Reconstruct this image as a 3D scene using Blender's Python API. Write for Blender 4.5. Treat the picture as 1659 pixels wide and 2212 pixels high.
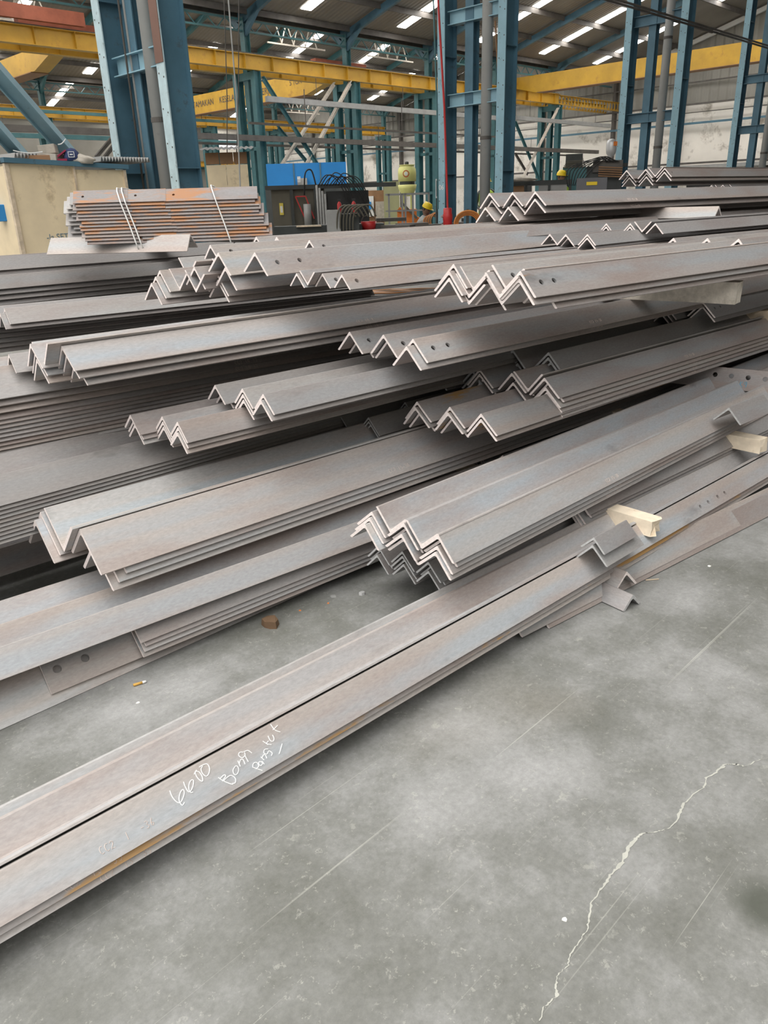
import bpy, bmesh, math, random
from mathutils import Vector, Matrix
random.seed(7)
for o in list(bpy.data.objects): bpy.data.objects.remove(o)
SC = bpy.context.scene
COL = SC.collection
# ------------------------------------------------------------------ camera
FPX, IW, IH, CAMH = 1650.0, 1659, 2212, 1.2
PITCH, ROLL = math.atan(666/1650), math.radians(1.9)
_f = Vector((0, math.cos(PITCH), -math.sin(PITCH)))
_r0 = Vector((1, 0, 0)); _u0 = _r0.cross(_f)
_R = math.cos(ROLL)*_r0 - math.sin(ROLL)*_u0
_U = math.cos(ROLL)*_u0 + math.sin(ROLL)*_r0
cam_d = bpy.data.cameras.new('camera'); cam = bpy.data.objects.new('camera', cam_d); COL.objects.link(cam)
cam_d.sensor_fit = 'VERTICAL'; cam_d.sensor_height = 24.0; cam_d.lens = 24.0*FPX/IH
cam_d.clip_start = 0.05; cam_d.clip_end = 400
cam.matrix_world = Matrix(((_R.x, _U.x, -_f.x, 0), (_R.y, _U.y, -_f.y, 0), (_R.z, _U.z, -_f.z, CAMH), (0, 0, 0, 1)))
SC.camera = cam
# ------------------------------------------------------------------ sky and exposure
SC.view_settings.view_transform = 'Standard'; SC.view_settings.look = 'None'
SC.view_settings.gamma = 1.0; SC.view_settings.use_curve_mapping = False
SC.view_settings.exposure = 0.15
w = bpy.data.worlds.new('overcast_sky'); SC.world = w; w.use_nodes = True
wn_ = w.node_tree; bg = wn_.nodes['Background']; bg.inputs[1].default_value = 2.85
tcw = wn_.nodes.new('ShaderNodeTexCoord'); sx = wn_.nodes.new('ShaderNodeSeparateXYZ'); wn_.links.new(tcw.outputs['Generated'], sx.inputs[0])
rw = wn_.nodes.new('ShaderNodeValToRGB'); e_ = rw.color_ramp.elements            # overcast sky, three times brighter overhead than at the horizon
e_[0].position = 0.0; e_[0].color = (.34, .335, .325, 1); e_[1].position = 1.0; e_[1].color = (1.0, .985, .955, 1)
wn_.links.new(sx.outputs['Z'], rw.inputs[0]); wn_.links.new(rw.outputs[0], bg.inputs[0])
sd = bpy.data.lights.new('sun', 'SUN'); sd.energy = 1.0; sd.angle = math.radians(50); sd.color = (1, .96, .9)
so = bpy.data.objects.new('sun', sd); COL.objects.link(so)
so.rotation_euler = (math.radians(26), 0, math.radians(-75)); so.location = (0, -5, 12)

# ------------------------------------------------------------------ frames
S2 = math.sqrt(.5)
def ray(x, y): return _f + (x-IW/2)/FPX*_R - (y-IH/2)/FPX*_U
def atz(x, y, z):
    d = ray(x, y); t = (z-CAMH)/d.z; return Vector((0, 0, CAMH)) + t*d
def onV(x, y, V):
    d = ray(x, y); vv = (-d.x+d.y)*S2; t = V/vv; p = d*t; return (p.x+p.y)*S2, V, CAMH+p.z
def onU(x, y, U):
    d = ray(x, y); uu = (d.x+d.y)*S2; t = U/uu; p = d*t; return U, (-p.x+p.y)*S2, CAMH+p.z
def proj(p):
    d = Vector(p)-Vector((0, 0, CAMH)); z = d.dot(_f)
    return IW/2+FPX*d.dot(_R)/z, IH/2-FPX*d.dot(_U)/z
def B(u, v, z=0): return Vector(((u-v)*S2, (u+v)*S2, z))      # building frame -> world
def toB(p): return ((p.x+p.y)*S2, (p.y-p.x)*S2, p.z)
BROT = math.radians(45)

# ------------------------------------------------------------------ materials
def nt(name):
    m = bpy.data.materials.new(name); m.use_nodes = True
    n = m.node_tree; b = n.nodes['Principled BSDF']; return m, n, b
def lk(n, a, b): n.links.new(a, b)
def nd(n, t, **k):
    x = n.nodes.new(t)
    for a, v in k.items(): setattr(x, a, v)
    return x
def ramp(n, fac, stops):
    r = nd(n, 'ShaderNodeValToRGB'); e = r.color_ramp.elements
    while len(e) < len(stops): e.new(.5)
    for i, (p, c) in enumerate(stops):
        e[i].position = p; e[i].color = (c if len(c) == 4 else (*c, 1))
    lk(n, fac, r.inputs[0]); return r.outputs[0]
def mix(n, fac, a, b, mode='MIX'):
    m = nd(n, 'ShaderNodeMix'); m.data_type = 'RGBA'; m.blend_type = mode
    for s, v in ((m.inputs[0], fac), (m.inputs[6], a), (m.inputs[7], b)):
        if isinstance(v, (int, float)): s.default_value = v
        elif isinstance(v, tuple): s.default_value = (*v[:3], 1)
        else: lk(n, v, s)
    return m.outputs[2]
def noise(n, vec, sc, det=3, rough=.55):
    x = nd(n, 'ShaderNodeTexNoise'); x.inputs['Scale'].default_value = sc
    x.inputs['Detail'].default_value = det; x.inputs['Roughness'].default_value = rough
    if vec is not None: lk(n, vec, x.inputs['Vector'])
    return x.outputs[0]
def mapping(n, src, sc=(1, 1, 1), loc=None):
    m = nd(n, 'ShaderNodeMapping'); m.inputs['Scale'].default_value = sc
    lk(n, src, m.inputs[0])
    if loc is not None: lk(n, loc, m.inputs['Location'])
    return m.outputs[0]
def bump(n, b, h, st=.3, d=.002):
    x = nd(n, 'ShaderNodeBump'); x.inputs['Strength'].default_value = st; x.inputs['Distance'].default_value = d
    lk(n, h, x.inputs['Height']); lk(n, x.outputs[0], b.inputs['Normal'])

def steel_mat(name, base, blue, rust=.0, rusty=(.42, .2, .07)):
    m, n, b = nt(name)
    tc = nd(n, 'ShaderNodeTexCoord').outputs['Object']
    oi = nd(n, 'ShaderNodeObjectInfo').outputs['Random']
    cm = nd(n, 'ShaderNodeCombineXYZ'); mm = nd(n, 'ShaderNodeMath', operation='MULTIPLY'); mm.inputs[1].default_value = 37.0
    lk(n, oi, mm.inputs[0])
    for i in range(3): lk(n, mm.outputs[0], cm.inputs[i])
    off = cm.outputs[0]
    # long streaks of mill scale along the bar
    st = noise(n, mapping(n, tc, (.22, 15, 15), off), 1.0, 2, .5)
    f1 = ramp(n, st, [(.38, (0, 0, 0)), (.60, (1, 1, 1))])
    # bluish band half way down each leg, browner towards heel and toe
    sp = nd(n, 'ShaderNodeSeparateXYZ'); lk(n, tc, sp.inputs[0])
    ab = nd(n, 'ShaderNodeMath', operation='ABSOLUTE'); lk(n, sp.outputs['Y'], ab.inputs[0])
    ma = nd(n, 'ShaderNodeMath', operation='MULTIPLY_ADD'); ma.inputs[1].default_value = .05; lk(n, noise(n, mapping(n, tc, (.5, 6, 6), off), 1.0, 4, .6), ma.inputs[0]); lk(n, ab.outputs[0], ma.inputs[2])
    bd = ramp(n, ma.outputs[0], [(.036, (0, 0, 0)), (.052, (.8, .8, .8)), (.068, (.8, .8, .8)), (.082, (.1, .1, .1))])
    f1 = mix(n, .55, f1, bd)
    c = mix(n, f1, base, blue)
    # patches
    p = noise(n, mapping(n, tc, (1.2, 5, 5), off), 1.6, 4, .6)
    f2 = ramp(n, p, [(.46, (0, 0, 0)), (.66, (.75, .75, .75))])
    c = mix(n, f2, c, tuple(x*.83 for x in (base[0]*1.02, base[1]*.95, base[2]*.94)))
    # fine grain
    g = noise(n, mapping(n, tc, (60, 170, 170), off), 1.0, 3, .7)
    g2 = ramp(n, g, [(.3, (.86, .86, .86)), (.7, (1.08, 1.08, 1.08))])
    c = mix(n, 1.0, c, g2, 'MULTIPLY')
    # per bar tone
    tv = ramp(n, oi, [(0, (.80, .79, .79)), (.5, (.95, .94, .95)), (1, (1.06, 1.05, 1.03))])
    c = mix(n, 1.0, c, tv, 'MULTIPLY')
    sm_ = noise(n, mapping(n, tc, (3.2, 9, 9), off), 1.0, 4, .6)
    c = mix(n, ramp(n, sm_, [(.64, (0, 0, 0)), (.74, (.5, .5, .5))]), c, (.12, .115, .11))
    rr = noise(n, mapping(n, tc, (2.5, 14, 14), off), 1.0, 5, .7)
    f3 = ramp(n, rr, [(.70-rust, (0, 0, 0)), (.78-rust, (1, 1, 1))])
    c = mix(n, f3, c, rusty)
    lk(n, c, b.inputs['Base Color'])
    b.inputs['Roughness'].default_value = .48; b.inputs['Metallic'].default_value = .12
    b.inputs['Specular IOR Level'].default_value = .5
    bump(n, b, g, .12, .0006)
    return m
M_BROWN = steel_mat('mill_scale_steel_brownish', (.405, .355, .325), (.365, .388, .405))
M_BLUE = steel_mat('mill_scale_steel_bluish', (.465, .418, .385), (.395, .440, .478))
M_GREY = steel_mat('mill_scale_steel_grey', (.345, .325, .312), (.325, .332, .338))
M_RUST = steel_mat('rusting_steel', (.270, .225, .205), (.25, .25, .255), .20, (.36, .17, .075))
def simple(name, col, rough=.6, var=.15, sc=4.0, metal=0.0, dirt=None, dsc=2.0, dth=.6, bmp=0):
    m, n, b = nt(name)
    tc = nd(n, 'ShaderNodeTexCoord').outputs['Object']
    a = noise(n, tc, sc, 5, .6)
    lo = tuple(x*(1-var) for x in col); hi = tuple(min(1, x*(1+var)) for x in col)
    c = ramp(n, a, [(.3, lo), (.7, hi)])
    if dirt:
        d = noise(n, tc, dsc, 6, .7)
        c = mix(n, ramp(n, d, [(dth-.06, (0, 0, 0)), (dth+.06, (1, 1, 1))]), c, dirt)
    lk(n, c, b.inputs['Base Color'])
    b.inputs['Roughness'].default_value = rough; b.inputs['Metallic'].default_value = metal
    if bmp: bump(n, b, a, .4, bmp)
    return m
M_WELD = simple('burnt_welded_steel', (.20, .235, .225), .4, .15, 4, dirt=(.26, .17, .09), dsc=9, dth=.56)
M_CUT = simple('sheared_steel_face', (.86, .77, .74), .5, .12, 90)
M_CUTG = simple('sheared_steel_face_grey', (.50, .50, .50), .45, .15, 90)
M_WOOD = simple('pale_sawn_timber', (.66, .54, .40), .8, .25, 14, dirt=(.45, .31, .17), dsc=5, dth=.66, bmp=.002)
M_WOODB = simple('bright_fresh_timber', (.86, .74, .58), .8, .12, 20, dirt=(.62, .45, .26), dsc=7, dth=.64, bmp=.002)
M_WOODG = simple('weathered_sawn_timber', (.60, .55, .48), .85, .22, 30, dirt=(.42, .38, .32), dsc=8, dth=.6, bmp=.002)
M_PLY = simple('stained_plywood', (.86, .71, .48), .75, .10, 3, dirt=(.46, .34, .19), dsc=1.6, dth=.64)
M_LBLUE = simple('light_blue_steel_paint', (.27, .45, .53), .5, .12, 3, dirt=(.20, .27, .29), dsc=9, dth=.66)  # also the lit tone of the column paint, on flanges facing the daylight
M_PALEB = simple('lit_pale_blue_paint', (.50, .64, .68), .5, .12, 6, dirt=(.30, .36, .38), dsc=14, dth=.64)  # lit flange of the nearest column, light put into the colour
M_BLUEP = simple('worn_blue_steel_paint', (.075, .165, .225), .5, .25, 1.5, dirt=(.07, .10, .12), dsc=6, dth=.66)  # on the columns, darker tone standing for the faces in shade
M_TEAL = simple('teal_steel_paint', (.050, .150, .165), .5, .25, 1.5, dirt=(.07, .10, .09), dsc=5, dth=.66)
M_YEL = simple('yellow_crane_paint', (.54, .315, .03), .45, .15, 1.2, dirt=(.42, .22, .03), dsc=2.5, dth=.64)
M_RED = simple('red_brown_primer', (.30, .085, .045), .7, .2, 3)
M_REDP = simple('red_enamel', (.50, .03, .03), .4, .12, 6)
M_PIPE = simple('grey_plastic_pipe', (.36, .36, .345), .5, .08, 3, dirt=(.24, .24, .23), dsc=4, dth=.68)
M_STEELD = simple('dark_rail_steel', (.10, .09, .08), .6, .25, 3)
M_GREYM = simple('grey_galvanised_steel', (.34, .34, .33), .45, .12, 4)
M_BLACK = simple('black_rubber', (.02, .02, .02), .5, .2, 8)
M_DARKM = simple('dark_machine_paint', (.045, .05, .048), .5, .3, 3)
M_WHITEW = simple('old_white_plaster', (.86, .82, .75), .85, .07, .5, dirt=(.40, .36, .30), dsc=.55, dth=.60)
M_OLIVE = simple('olive_machine_paint', (.11, .10, .075), .6, .2, 2)
M_BRIGHTB = simple('bright_blue_panel', (.015, .22, .58), .45, .12, .6)
M_ORANGE = simple('orange_enamel', (.72, .20, .03), .5, .15, 3)
M_TANK = simple('pale_yellow_tank', (.66, .66, .24), .5, .08, 3)
M_HELM = simple('yellow_helmet_plastic', (.85, .62, .02), .35, .04, 3)
M_SKIN = simple('skin', (.22, .12, .08), .6, .08, 6)
M_SHIRT = simple('grey_work_shirt', (.38, .39, .38), .85, .1, 12)
M_VEST = simple('lime_safety_vest', (.55, .80, .10), .7, .08, 6)
M_WHITE = simple('white_paint', (.80, .80, .78), .5, .04, 4)
M_CHALK = simple('white_chalk', (.88, .88, .87), .95, .04, 60)
M_BCHALK = simple('blue_chalk', (.10, .42, .62), .95, .06, 60)
M_SILVER = simple('silver_tank', (.62, .62, .62), .35, .06, 3, metal=.3)
M_CABLE = simple('orange_cable', (.62, .24, .06), .55, .1, 5)
M_NAVY = simple('navy_cloth', (.035, .05, .13), .85, .15, 10)
M_MAROON = simple('maroon_cloth', (.33, .03, .07), .85, .15, 10)
M_RAG = simple('dirty_rag', (.46, .42, .36), .9, .2, 12)
M_CARD = simple('brown_cardboard', (.30, .17, .09), .85, .15, 5)
M_FILL = simple('pale_crack_filler', (.43, .43, .385), .85, .12, 25)
M_SPECK = simple('white_debris', (.85, .84, .78), .7, .05, 10)
def emis(name, col, s):
    m, n, b = nt(name)
    b.inputs['Base Color'].default_value = (.8, .8, .8, 1)
    b.inputs['Emission Color'].default_value = (*col, 1); b.inputs['Emission Strength'].default_value = s
    return m
M_SKY = emis('translucent_skylight_sheet', (1, .97, .93), 21.0)
def corr(name, col, axis, pitch, dist=.03):
    m, n, b = nt(name)
    tc = nd(n, 'ShaderNodeTexCoord').outputs['Object']
    a = noise(n, tc, .35, 5, .6)
    c = ramp(n, a, [(.3, tuple(x*.8 for x in col)), (.7, tuple(x*1.15 for x in col))])
    wv = nd(n, 'ShaderNodeTexWave', wave_type='BANDS', bands_direction=axis); wv.inputs['Scale'].default_value = 1/(pitch*3.2)
    lk(n, tc, wv.inputs[0])
    lk(n, c, b.inputs['Base Color']); b.inputs['Roughness'].default_value = .6
    bump(n, b, wv.outputs['Fac'], .5, dist); return m
M_ROOF = corr('roof_sheet', (.26, .235, .20), 'X', .25)
M_CLAD = corr('grey_wall_cladding', (.27, .26, .23), 'Y', .3)
# floor
def floor_mat():
    m, n, b = nt('power_floated_concrete')
    tc = nd(n, 'ShaderNodeTexCoord').outputs['Object']
    a = noise(n, tc, 1.9, 9, .68)
    c = ramp(n, a, [(.34, (.138, .140, .124)), (.47, (.198, .200, .188)), (.56, (.262, .263, .256)), (.70, (.345, .345, .342))])
    w1 = noise(n, tc, .8, 3, .5)
    c = mix(n, ramp(n, w1, [(.55, (0, 0, 0)), (.75, (.5, .5, .5))]), c, (.36, .33, .29))
    g = noise(n, tc, 75, 5, .75)
    c = mix(n, 1.0, c, ramp(n, g, [(.25, (.80, .80, .80)), (.75, (1.18, 1.18, 1.18))]), 'MULTIPLY')
    # pale worn flecks
    wn = nd(n, 'ShaderNodeTexNoise'); wn.inputs['Scale'].default_value = 34; wn.inputs['Detail'].default_value = 5; wn.inputs['Roughness'].default_value = .7; lk(n, tc, wn.inputs['Vector'])
    dv = mix(n, .075, tc, wn.outputs['Color'], 'ADD')
    for sc, lo, hi, rot, sx in ((9, .06, .13, .6, 1.5), (24, .10, .18, -.3, 1.8), (15, .07, .12, 1.3, 1.6), (60, .14, .26, .3, 1.3)):
        mp = nd(n, 'ShaderNodeMapping'); mp.inputs['Rotation'].default_value = (0, 0, rot); mp.inputs['Scale'].default_value = (1, sx, 1); lk(n, dv, mp.inputs[0])
        vo = nd(n, 'ShaderNodeTexVoronoi'); vo.inputs['Scale'].default_value = sc; lk(n, mp.outputs[0], vo.inputs['Vector'])
        k = ramp(n, vo.outputs['Distance'], [(lo, (.7, .7, .7)), (hi, (0, 0, 0))])
        sel = nd(n, 'ShaderNodeSeparateColor'); lk(n, vo.outputs['Color'], sel.inputs[0])
        k2 = mix(n, 1.0, k, ramp(n, sel.outputs[0], [(.50, (0, 0, 0)), (.62, (1, 1, 1))]), 'MULTIPLY')
        c = mix(n, mix(n, 1.0, k2, mix(n, noise(n, tc, 3.0, 3, .5), (.10, .10, .10), (.75, .75, .75)), 'MULTIPLY'), c, (.47, .47, .42))
    # scratches
    for rot, sc in ((.7, 1.0), (-.5, 1.3), (2.2, .9), (.75, .6)):
        mp = nd(n, 'ShaderNodeMapping'); mp.inputs['Rotation'].default_value = (0, 0, rot); mp.inputs['Scale'].default_value = (1.1*sc, 150*sc, 1); lk(n, tc, mp.inputs[0])
        s = noise(n, mp.outputs[0], 1, 2, .5)
        c = mix(n, ramp(n, s, [(.715, (0, 0, 0)), (.78, (.45, .45, .45))]), c, (.50, .50, .45))
    # dark round spot by the right edge
    pw_ = atz(1662, 1960, 0); pt = Vector(((pw_.x+pw_.y)*S2, (pw_.y-pw_.x)*S2, 0))
    mp = nd(n, 'ShaderNodeMapping'); mp.vector_type = 'POINT'; mp.inputs['Location'].default_value = (-pt.x, -pt.y, 0); lk(n, tc, mp.inputs[0])
    le = nd(n, 'ShaderNodeVectorMath', operation='LENGTH'); lk(n, mp.outputs[0], le.inputs[0])
    c = mix(n, ramp(n, le.outputs['Value'], [(.03, (.8, .8, .8)), (.075, (0, 0, 0))]), c, (.07, .075, .06))
    lk(n, c, b.inputs['Base Color'])
    lk(n, ramp(n, a, [(.3, (.50, .50, .50)), (.7, (.66, .66, .66))]), b.inputs['Roughness'])
    b.inputs['Specular IOR Level'].default_value = .35
    bump(n, b, g, .1, .001)
    return m
M_FLOOR = floor_mat()

# ------------------------------------------------------------------ mesh builder
class MB:
    def __init__(s): s.v = []; s.f = []; s.mi = []
    def quad(s, pts, mi=0):
        b = len(s.v); s.v += [tuple(p) for p in pts]; s.f.append(tuple(range(b, b+len(pts)))); s.mi.append(mi)
    def box(s, x0, x1, y0, y1, z0, z1, mi=0):
        b = len(s.v)
        s.v += [(x0, y0, z0), (x1, y0, z0), (x1, y1, z0), (x0, y1, z0), (x0, y0, z1), (x1, y0, z1), (x1, y1, z1), (x0, y1, z1)]
        for f in ((0, 3, 2, 1), (4, 5, 6, 7), (0, 1, 5, 4), (1, 2, 6, 5), (2, 3, 7, 6), (3, 0, 4, 7)):
            s.f.append(tuple(b+i for i in f)); s.mi.append(mi)
        return s
    def bar(s, a, c, w, h, up=(0, 0, 1), mi=0):
        a = Vector(a); c = Vector(c); d = (c-a).normalized(); up = Vector(up)
        if abs(d.dot(up)) > .98: up = Vector((1, 0, 0))
        x = d.cross(up).normalized(); y = x.cross(d).normalized(); b = len(s.v)
        for p in (a, c):
            for i, j in ((-1, -1), (1, -1), (1, 1), (-1, 1)): s.v.append(tuple(p+x*(i*w/2)+y*(j*h/2)))
        for f in ((0, 1, 2, 3), (7, 6, 5, 4), (0, 4, 5, 1), (1, 5, 6, 2), (2, 6, 7, 3), (3, 7, 4, 0)):
            s.f.append(tuple(b+i for i in f)); s.mi.append(mi)
        return s
    def tube(s, pts, r, n=8, mi=0, caps=True):
        pts = [Vector(p) for p in pts]; rs = r if isinstance(r, (list, tuple)) else [r]*len(pts)
        b = len(s.v); px = None
        for i, p in enumerate(pts):
            d = (pts[min(i+1, len(pts)-1)]-pts[max(i-1, 0)])
            d = d.normalized() if d.length > 1e-9 else Vector((0, 0, 1))
            if px is None:
                up = Vector((0, 0, 1)) if abs(d.z) < .9 else Vector((1, 0, 0)); px = d.cross(up).normalized()
            else:
                px = (px-d*px.dot(d)).normalized()
            y = d.cross(px)
            for k in range(n):
                a = 2*math.pi*k/n; s.v.append(tuple(p+px*(math.cos(a)*rs[i])+y*(math.sin(a)*rs[i])))
        for i in range(len(pts)-1):
            for k in range(n):
                k2 = (k+1) % n; s.f.append((b+i*n+k, b+i*n+k2, b+(i+1)*n+k2, b+(i+1)*n+k)); s.mi.append(mi)
        if caps:
            s.f.append(tuple(b+k for k in range(n))[::-1]); s.mi.append(mi)
            s.f.append(tuple(b+(len(pts)-1)*n+k for k in range(n))); s.mi.append(mi)
        return s
    def lathe(s, c, prof, n=20, mi=0):
        return s.tube([(c[0], c[1], c[2]+z) for r, z in prof], [max(r, .001) for r, z in prof], n, mi)
    def mesh(s, name, mats, smooth=False):
        me = bpy.data.meshes.new(name); me.from_pydata(s.v, [], s.f)
        for m in mats: me.materials.append(m)
        if len(mats) > 1: me.polygons.foreach_set('material_index', s.mi)
        bm = bmesh.new(); bm.from_mesh(me); bmesh.ops.recalc_face_normals(bm, faces=bm.faces); bm.to_mesh(me); bm.free()
        if smooth: me.polygons.foreach_set('use_smooth', [True]*len(me.polygons))
        me.update(); return me
def link(name, me, parent=None, loc=(0, 0, 0), rz=0, rot=None):
    o = bpy.data.objects.new(name, me); COL.objects.link(o)
    o.location = loc; o.rotation_euler = rot or (0, 0, rz)
    if parent: o.parent = parent
    return o
def tag(o, label=None, cat=None, group=None, kind=None):
    if label: o['label'] = label
    if cat: o['category'] = cat
    if group: o['group'] = group
    if kind: o['kind'] = kind
    return o
def empty(name, u, v, z=0, rz=BROT, world=None):
    return link(name, None, None, world if world is not None else B(u, v, z), rz)
def part(name, mb, mats, parent, smooth=False, label=None):
    o = link(name, mb.mesh(name, mats if isinstance(mats, (list, tuple)) else [mats], smooth), parent)
    if label: o['label'] = label
    return o

#================================================================== BUILDING SHELL
def struct(name, mb, mats, parent=None, smooth=False, rz=BROT):
    o = link(name, mb.mesh(name, mats if isinstance(mats, (list, tuple)) else [mats], smooth), parent, rz=0 if parent else rz)
    if not parent: o['kind'] = 'structure'
    return o
U_ROOF0 = 4.0
VA, VB, VC, VD, UE = 9.1, 31.0, 52.0, 73.0, 56.0
EZ, TAN = 8.9, .28
fl = MB()
fl.quad([(-45, -14, 0), (60, -14, 0), (60, 76, 0), (-45, 76, 0)])
floor = struct('floor', fl, M_FLOOR)
# crack filled with pale dust, a thin ribbon lying on the slab
cr = MB()
cpx = [(1659, 1637, 3), (1640, 1641, 4), (1610, 1655, 5), (1590, 1651, 7), (1567, 1650, 12), (1548, 1668, 10), (1526, 1680, 7), (1522, 1700, 6), (1500, 1715, 5), (1478, 1735, 8), (1470, 1755, 8),
       (1452, 1785, 6), (1430, 1793, 5), (1410, 1798, 12), (1385, 1802, 16), (1370, 1815, 16), (1352, 1840, 14), (1345, 1865, 14), (1322, 1885, 12), (1310, 1905, 9), (1295, 1925, 7), (1277, 1952, 6), (1272, 1985, 5),
       (1268, 2010, 6), (1258, 2022, 5), (1243, 2045, 5), (1231, 2065, 4), (1228, 2085, 5), (1205, 2105, 4), (1200, 2130, 6), (1203, 2150, 14), (1185, 2165, 7), (1172, 2180, 5), (1165, 2212, 5)]
rc = random.Random(3); L_, R_ = [], []
for i in range(len(cpx)-1):
    for k in range(6):
        t = k/6; a, c = cpx[i], cpx[i+1]
        x = a[0]+(c[0]-a[0])*t+rc.uniform(-2.2, 2.2); y = a[1]+(c[1]-a[1])*t+rc.uniform(-1.6, 1.6); wd = (a[2]+(c[2]-a[2])*t)*.5*rc.uniform(.25, 1.05)
        p = atz(x, y, .0007); q = atz(x+10, y, .0007); m = wd*(q-p).length/10
        L_.append(p-Vector((m, 0, 0))); R_.append(p+Vector((m, 0, 0)))
for i in range(len(L_)-1): cr.quad([L_[i], R_[i], R_[i+1], L_[i+1]])
crk = link('crack_filler', cr.mesh('crack_filler', [M_FILL]), None); crk['kind'] = 'structure'
crk.parent = floor; crk.matrix_parent_inverse = Matrix.Rotation(-BROT, 4, 'Z')

# roof
ceil = MB()
slopes = [(VA, 20.0), (31.0, 20.0), (VB, 41.5), (VC, 41.5), (VC, 62.5), (VD, 62.5)]    # (eave v, ridge v)
def rz_(ev, v): return EZ+TAN*abs(v-ev)
slopes0 = [(VA, -2.0), (-13.0, -2.0)]
for ev, rv in slopes0:
    a, c = min(ev, rv), max(ev, rv)
    ceil.quad([(U_ROOF0, a, rz_(ev, a)+.12), (UE, a, rz_(ev, a)+.12), (UE, c, rz_(ev, c)+.12), (U_ROOF0, c, rz_(ev, c)+.12)])
for ev, rv in slopes:
    a, c = min(ev, rv), max(ev, rv)
    ceil.quad([(-45, a, rz_(ev, a)+.12), (UE, a, rz_(ev, a)+.12), (UE, c, rz_(ev, c)+.12), (-45, c, rz_(ev, c)+.12)])
ceiling = struct('ceiling', ceil, M_ROOF)
pz = {}
for ev, rv in slopes:
    sg = 1 if rv > ev else -1; npz = 6; L = abs(rv-ev); 
    for k in range(npz):
        v = ev+sg*(.35+k*(L-.5)/(npz-1)); z = rz_(ev, v)
        m = MB().box(-42, UE, v-.04, v+.04, z-.14, z+.09)
        struct('purlin', m, M_STEELD, ceiling)
# skylight sheets between purlins
sk = MB()
rs = random.Random(5)
for ev, rv in slopes:
    sg = 1 if rv > ev else -1; L = abs(rv-ev); st = (L-.5)/5
    for ku in range(-3, 9):
        uc = 7.6+6.2*ku
        if uc < -14 or uc > UE-1: continue
        for k in range(0, 5):
            a = .35+k*st+.07; c = a+st-.14
            if k == 0: a += st*.25
            if rs.random() < .08: continue
            va, vc = ev+sg*a, ev+sg*c
            w_ = .30; m = MB() if sg < 0 else sk
            m.quad([(uc-w_, va, rz_(ev, va)+.10), (uc+w_, va, rz_(ev, va)+.10), (uc+w_, vc, rz_(ev, vc)+.10), (uc-w_, vc, rz_(ev, vc)+.10)])
            if sg < 0: struct('skylight_panel', m, M_SKY, ceiling)
struct('wall_front', MB().box(-45, UE, -13.3, -13, 0, 9.3), M_CLAD)
o = struct('skylight_rows_on_rising_slopes', sk, M_SKY, ceiling); o['kind'] = 'stuff'
# gable wall on the right / far end
gw = MB(); gw.box(UE, UE+.3, -12, 76, 0, 6.75)
wr = struct('wall_right', gw, M_WHITEW)
cl = MB(); v = 0.0; k = 0; prev = None
while v < 76:
    off = (-.02, .03)[(k//2) % 2]
    if 9.1 <= v < 75:
        for (ev, rv) in slopes:
            if min(ev, rv) <= v <= max(ev, rv): top = rz_(ev, v)+.1
    else: top = 9
    cur = (UE-.06+off, v, top)
    if prev: cl.quad([(prev[0], prev[1], 6.7), (cur[0], cur[1], 6.7), cur, prev])
    prev = cur; v += .14; k += 1
struct('wall_cladding', cl, M_CLAD, wr)
for v in (14, 20, 26, 31, 37, 42, 47, 52, 58, 64):
    m = MB().box(UE-.45, UE-.1, v-.1, v+.1, 0.0, rz_(VB, 31)+.5); struct('wall_post', m, M_STEELD, wr)
for z, w_, mt in ((6.7, .1, M_STEELD), (8.0, .07, M_STEELD), (6.2, .05, M_STEELD), (5.55, .13, M_BLUEP), (3.1, .12, M_STEELD)):
    m = MB().box(UE-.5, UE-.35, 8, 74, z-w_/2, z+w_/2); struct('wall_rail', m, mt, wr)
# gable rake trim and ledge
m = MB().bar((UE-.5, 9.1, EZ-.1), (UE-.5, 20, rz_(9.1, 20)-.1), .2, .25).bar((UE-.5, 20, rz_(9.1, 20)-.1), (UE-.5, 31, EZ-.1), .2, .25); struct('rake_trim', m, M_WHITE, wr)
for v0, v1 in ((20.3, 22.6), (23.3, 25.2), (34, 36), (38, 41)):
    m = MB().box(UE-.08, UE-.02, v0, v1, 1.6, 2.55); struct('wall_opening', m, M_BLACK, wr)
m = MB().box(UE-1.0, UE-.02, 12, 34, 2.72, 2.95); struct('wall_ledge', m, M_GREYM, wr)
# back wall with a strip of daylight
bw = MB()
wu0, _, wz1 = onV(449, 298, VD); wu1, _, wz0 = onV(517, 322, VD)
bw.box(-45, wu0, VD, VD+.3, 0, 9.2).box(wu1, UE, VD, VD+.3, 0, 9.2).box(wu0, wu1, VD, VD+.3, 0, wz0).box(wu0, wu1, VD, VD+.3, wz1, 9.2)
wb = struct('wall_back', bw, M_WHITEW)
struct('wall_cladding', MB().box(-45, wu0, VD-.06, VD-.02, 3.2, 9.2).box(wu1, UE, VD-.06, VD-.02, 6.0, 9.2), M_CLAD, wb)
struct('window_bar', MB().box(wu0, wu1, VD-.05, VD+.1, (wz0+wz1)/2-.1, (wz0+wz1)/2+.1), M_STEELD, wb)
struct('wall_rail', MB().box(-45, UE, VD-.3, VD-.1, 5.0, 5.2), M_TEAL, wb)

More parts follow.
